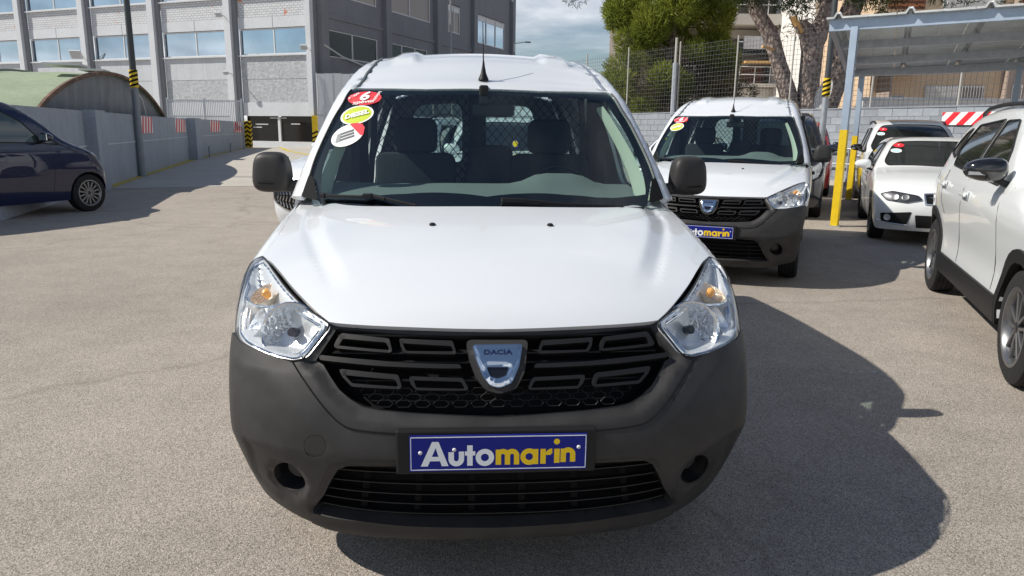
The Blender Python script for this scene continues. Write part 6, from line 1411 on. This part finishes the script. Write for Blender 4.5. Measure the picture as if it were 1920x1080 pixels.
# white hatchback
sp=dict(HATCH); sp['mirror']=(1.62,1.02,M['cream'])
hb_,h=make_car('parked_hatchback',sp,M['cream'],'white hatchback with slim headlights parked between the carport and the suv','hatchback')
for s in(1,-1):
    k1=h['ff']('kidney_grille',[(s*.04,.72),(s*.30,.70),(s*.28,.56),(s*.05,.55)],M['satin'],.008,.02); h['ff']('kidney_mesh',[(s*.06,.70),(s*.28,.685),(s*.26,.575),(s*.07,.57)],M['black'],.010,.002,k1)
    it=h['ff']('side_intake',[(s*.42,.46),(s*.78,.42),(s*.76,.31),(s*.46,.27)],M['plastic2'],.005,.01); 
    q,n=off_pt(h['mf'],(s*.66,.2,.38),.012); b=MB().lathe([(0,.001),(.0,.035),(.006,.045)],16,'z').build('fog_lamp',M['housing'],it,True); b.location=tuple(q); b.rotation_euler=Vector(n).to_track_quat('Z','Y').to_euler()
    MB().tube(line_on(h['mf'],[(s*.45,.1,.285),(s*.6,.2,.30),(s*.78,.3,.33)],.012),.008,6).build('intake_trim',M['satin'],it,True)
h['ff']('lower_intake',[(-.38,.42),(.38,.42),(.34,.25),(-.34,.25)],M['plastic2'],.005)
car_sticker(h,hb_,-.50,1.295,.075,.030,M['st_red'],None,'6','red oval sticker'); car_sticker(h,hb_,-.54,1.215,.075,.030,M['st_white'],M['st_blue'],None,'white and light blue oval sticker')
MB().box((0,-.0,.62),(.02,.02,.02)).build('bonnet_badge',M['chrome'],hb_)
place(hb_,6.20,7.05,PARK)
# white people carrier behind it
sp=dict(MPVS); sp['mirror']=(1.50,1.20,M['gloss_black']); sp['rails']=(2.1,4.0)
mp_,h=make_car('parked_people_carrier',sp,M['white'],'white people carrier behind the hatchback, only roof, screen and black mirror showing','people carrier',detail=1)
car_sticker(h,mp_,-.52,1.56,.075,.032,M['st_red'],None,'6','red oval sticker'); car_sticker(h,mp_,-.56,1.47,.075,.032,M['st_white'],M['st_blue'])
place(mp_,8.3,11.1,PARK)
# navy people carrier on the left
sp=dict(MPVS); sp['H']=1.86; sp['yf']=.54; sp['yr']=3.13; sp['sweep']=.10; sp['nL']=.36; sp['ysplit']=1.16
sp['top']=[(0,.84),(.1,.93),(.25,1.02),(.45,1.10),(.65,1.17),(.85,1.27),(1.2,1.55),(1.5,1.74),(1.8,1.83),(2.4,1.86),(3.3,1.86),(3.9,1.83),(4.2,1.70),(4.3,1.45)]; sp['wz']=[(.15,.93),(.3,.97),(.6,1.),(.9,1.),(1.08,.985),(1.3,.93),(1.6,.85),(1.86,.74)]
sp['windows']=[[(1.38,1.16),(2.30,1.18),(2.20,1.66),(1.85,1.66),(1.55,1.48),(1.32,1.22)],[(1.0,1.13),(1.26,1.15),(1.28,1.30)],[(2.40,1.18),(3.20,1.20),(3.20,1.66),(2.30,1.67)],[(3.30,1.20),(3.95,1.22),(3.85,1.62),(3.30,1.65)]]
sp['screen']=[(0,1.74),(-.50,1.72),(-.58,1.64),(-.74,1.26),(-.70,1.20),(0,1.21)]; sp['seams']=[[(1.20,.35),(1.15,.7),(1.18,1.12)],[(2.36,.32),(2.37,.7),(2.36,1.2)]]; sp['handles']=[(2.18,1.04),(2.62,1.04)]
sp['mirror']=(1.32,1.25,M['darkpaint']); sp['hmat']=M['blue']; sp['sglass']=M['greenglass']; sp['rails']=(2.0,4.0)
nv,h=make_car('parked_people_carrier',sp,M['blue'],'navy blue people carrier with alloy wheels at the left edge','people carrier')
place(nv,-7.0,11.84,R_(155.2))
# white car half hidden behind the van, big radiator grille
sp=dict(SUVS); sp['mirror']=(1.80,1.19,M['cream']); sp['clad']=False; sp['lamp']=[(.62,.80),(.74,.79),(.86,.86),(.86,.93),(.68,.93)]
wc_,h=make_car('parked_suv',sp,M['white'],'white car with an oval black grille, mostly hidden behind the van on its left','suv')
go=[(.60*math.cos(t)*(1 if True else 1),.62+.26*math.sin(t)) for t in np.linspace(0,2*math.pi,22)[:-1]]
g=h['ff']('grille_surround',[(a*1.42,z) for a,z in go],M['satin'],.006,.03,step=.04); gi=h['ff']('grille_mesh',[(a*1.34,.62+(z-.62)*.93) for a,z in go],M['black'],.012,.004,g,.04)
for k in range(-13,14):
    x=k*.055; hh=.23*math.sqrt(max(0,1-(x/.78)**2))*.92
    if hh>.05:
        for j,(a_,b_) in enumerate(((-1,-.55),(-.45,-.05),(.05,.45),(.55,1))):
            mb=MB(); pts=line_on(h['mf'],[(x+.012*(-1)**j,.1,.62+hh*a_),(x-.012*(-1)**j,.1,.62+hh*b_)],.016); mb.tube(pts,[.010,.004],5).build('grille_drop',M['satin'],gi,True)
place(wc_,-1.74,7.05,R_(-17))
# white hatchback straight behind the van, seen through its rear windows
sp=dict(SUVS); sp['mirror']=(1.80,1.19,M['cream']); sp['clad']=False; sp['glass']=M['darkglass']
wd_,h=make_car('parked_suv',sp,M['white'],'white car seen only through the rear windows of the front van','suv',detail=1)
car_sticker(h,wd_,-.52,1.48,.07,.035,M['st_green']); car_sticker(h,wd_,.12,1.25,.05,.06,M['plate_blue'],M['plate_yellow'])
place(wd_,.55,7.2,R_(0))
# row behind the second van
sp=dict(MPVS); sp['mirror']=(1.50,1.20,M['darkpaint']); sp['H']=1.9; sp['top']=[(y,z*1.05) for y,z in MPVS['top']]
dv,h=make_car('parked_people_carrier',sp,M['darkpaint'],'dark people carrier squeezed between the second white van and the lamp pole','people carrier',detail=1); place(dv,5.15,10.3,PARK)
sp=dict(MPVS); sp['mirror']=(1.50,1.20,M['darkpaint'])
rc,h=make_car('parked_people_carrier',sp,M['red'],'dark red car just visible behind the dark people carrier','car',detail=1); place(rc,7.55,14.75,PARK)
sp=dict(HATCH); sp['mirror']=(1.62,1.02,M['cream'])
sc_,h=make_car('parked_hatchback',sp,M['cream'],'white car whose stickered windscreen corner shows between the two white vans','hatchback',detail=1)
car_sticker(h,sc_,-.50,1.29,.085,.035,M['st_green']); car_sticker(h,sc_,-.55,1.20,.085,.035,M['st_white'])
place(sc_,4.3,13.5,PARK)

# nothing deeper than thing > part > sub-part; wheels may rest below the datum
for o in [o for o in S.objects if o.parent is None and o.children]: flatten(o)
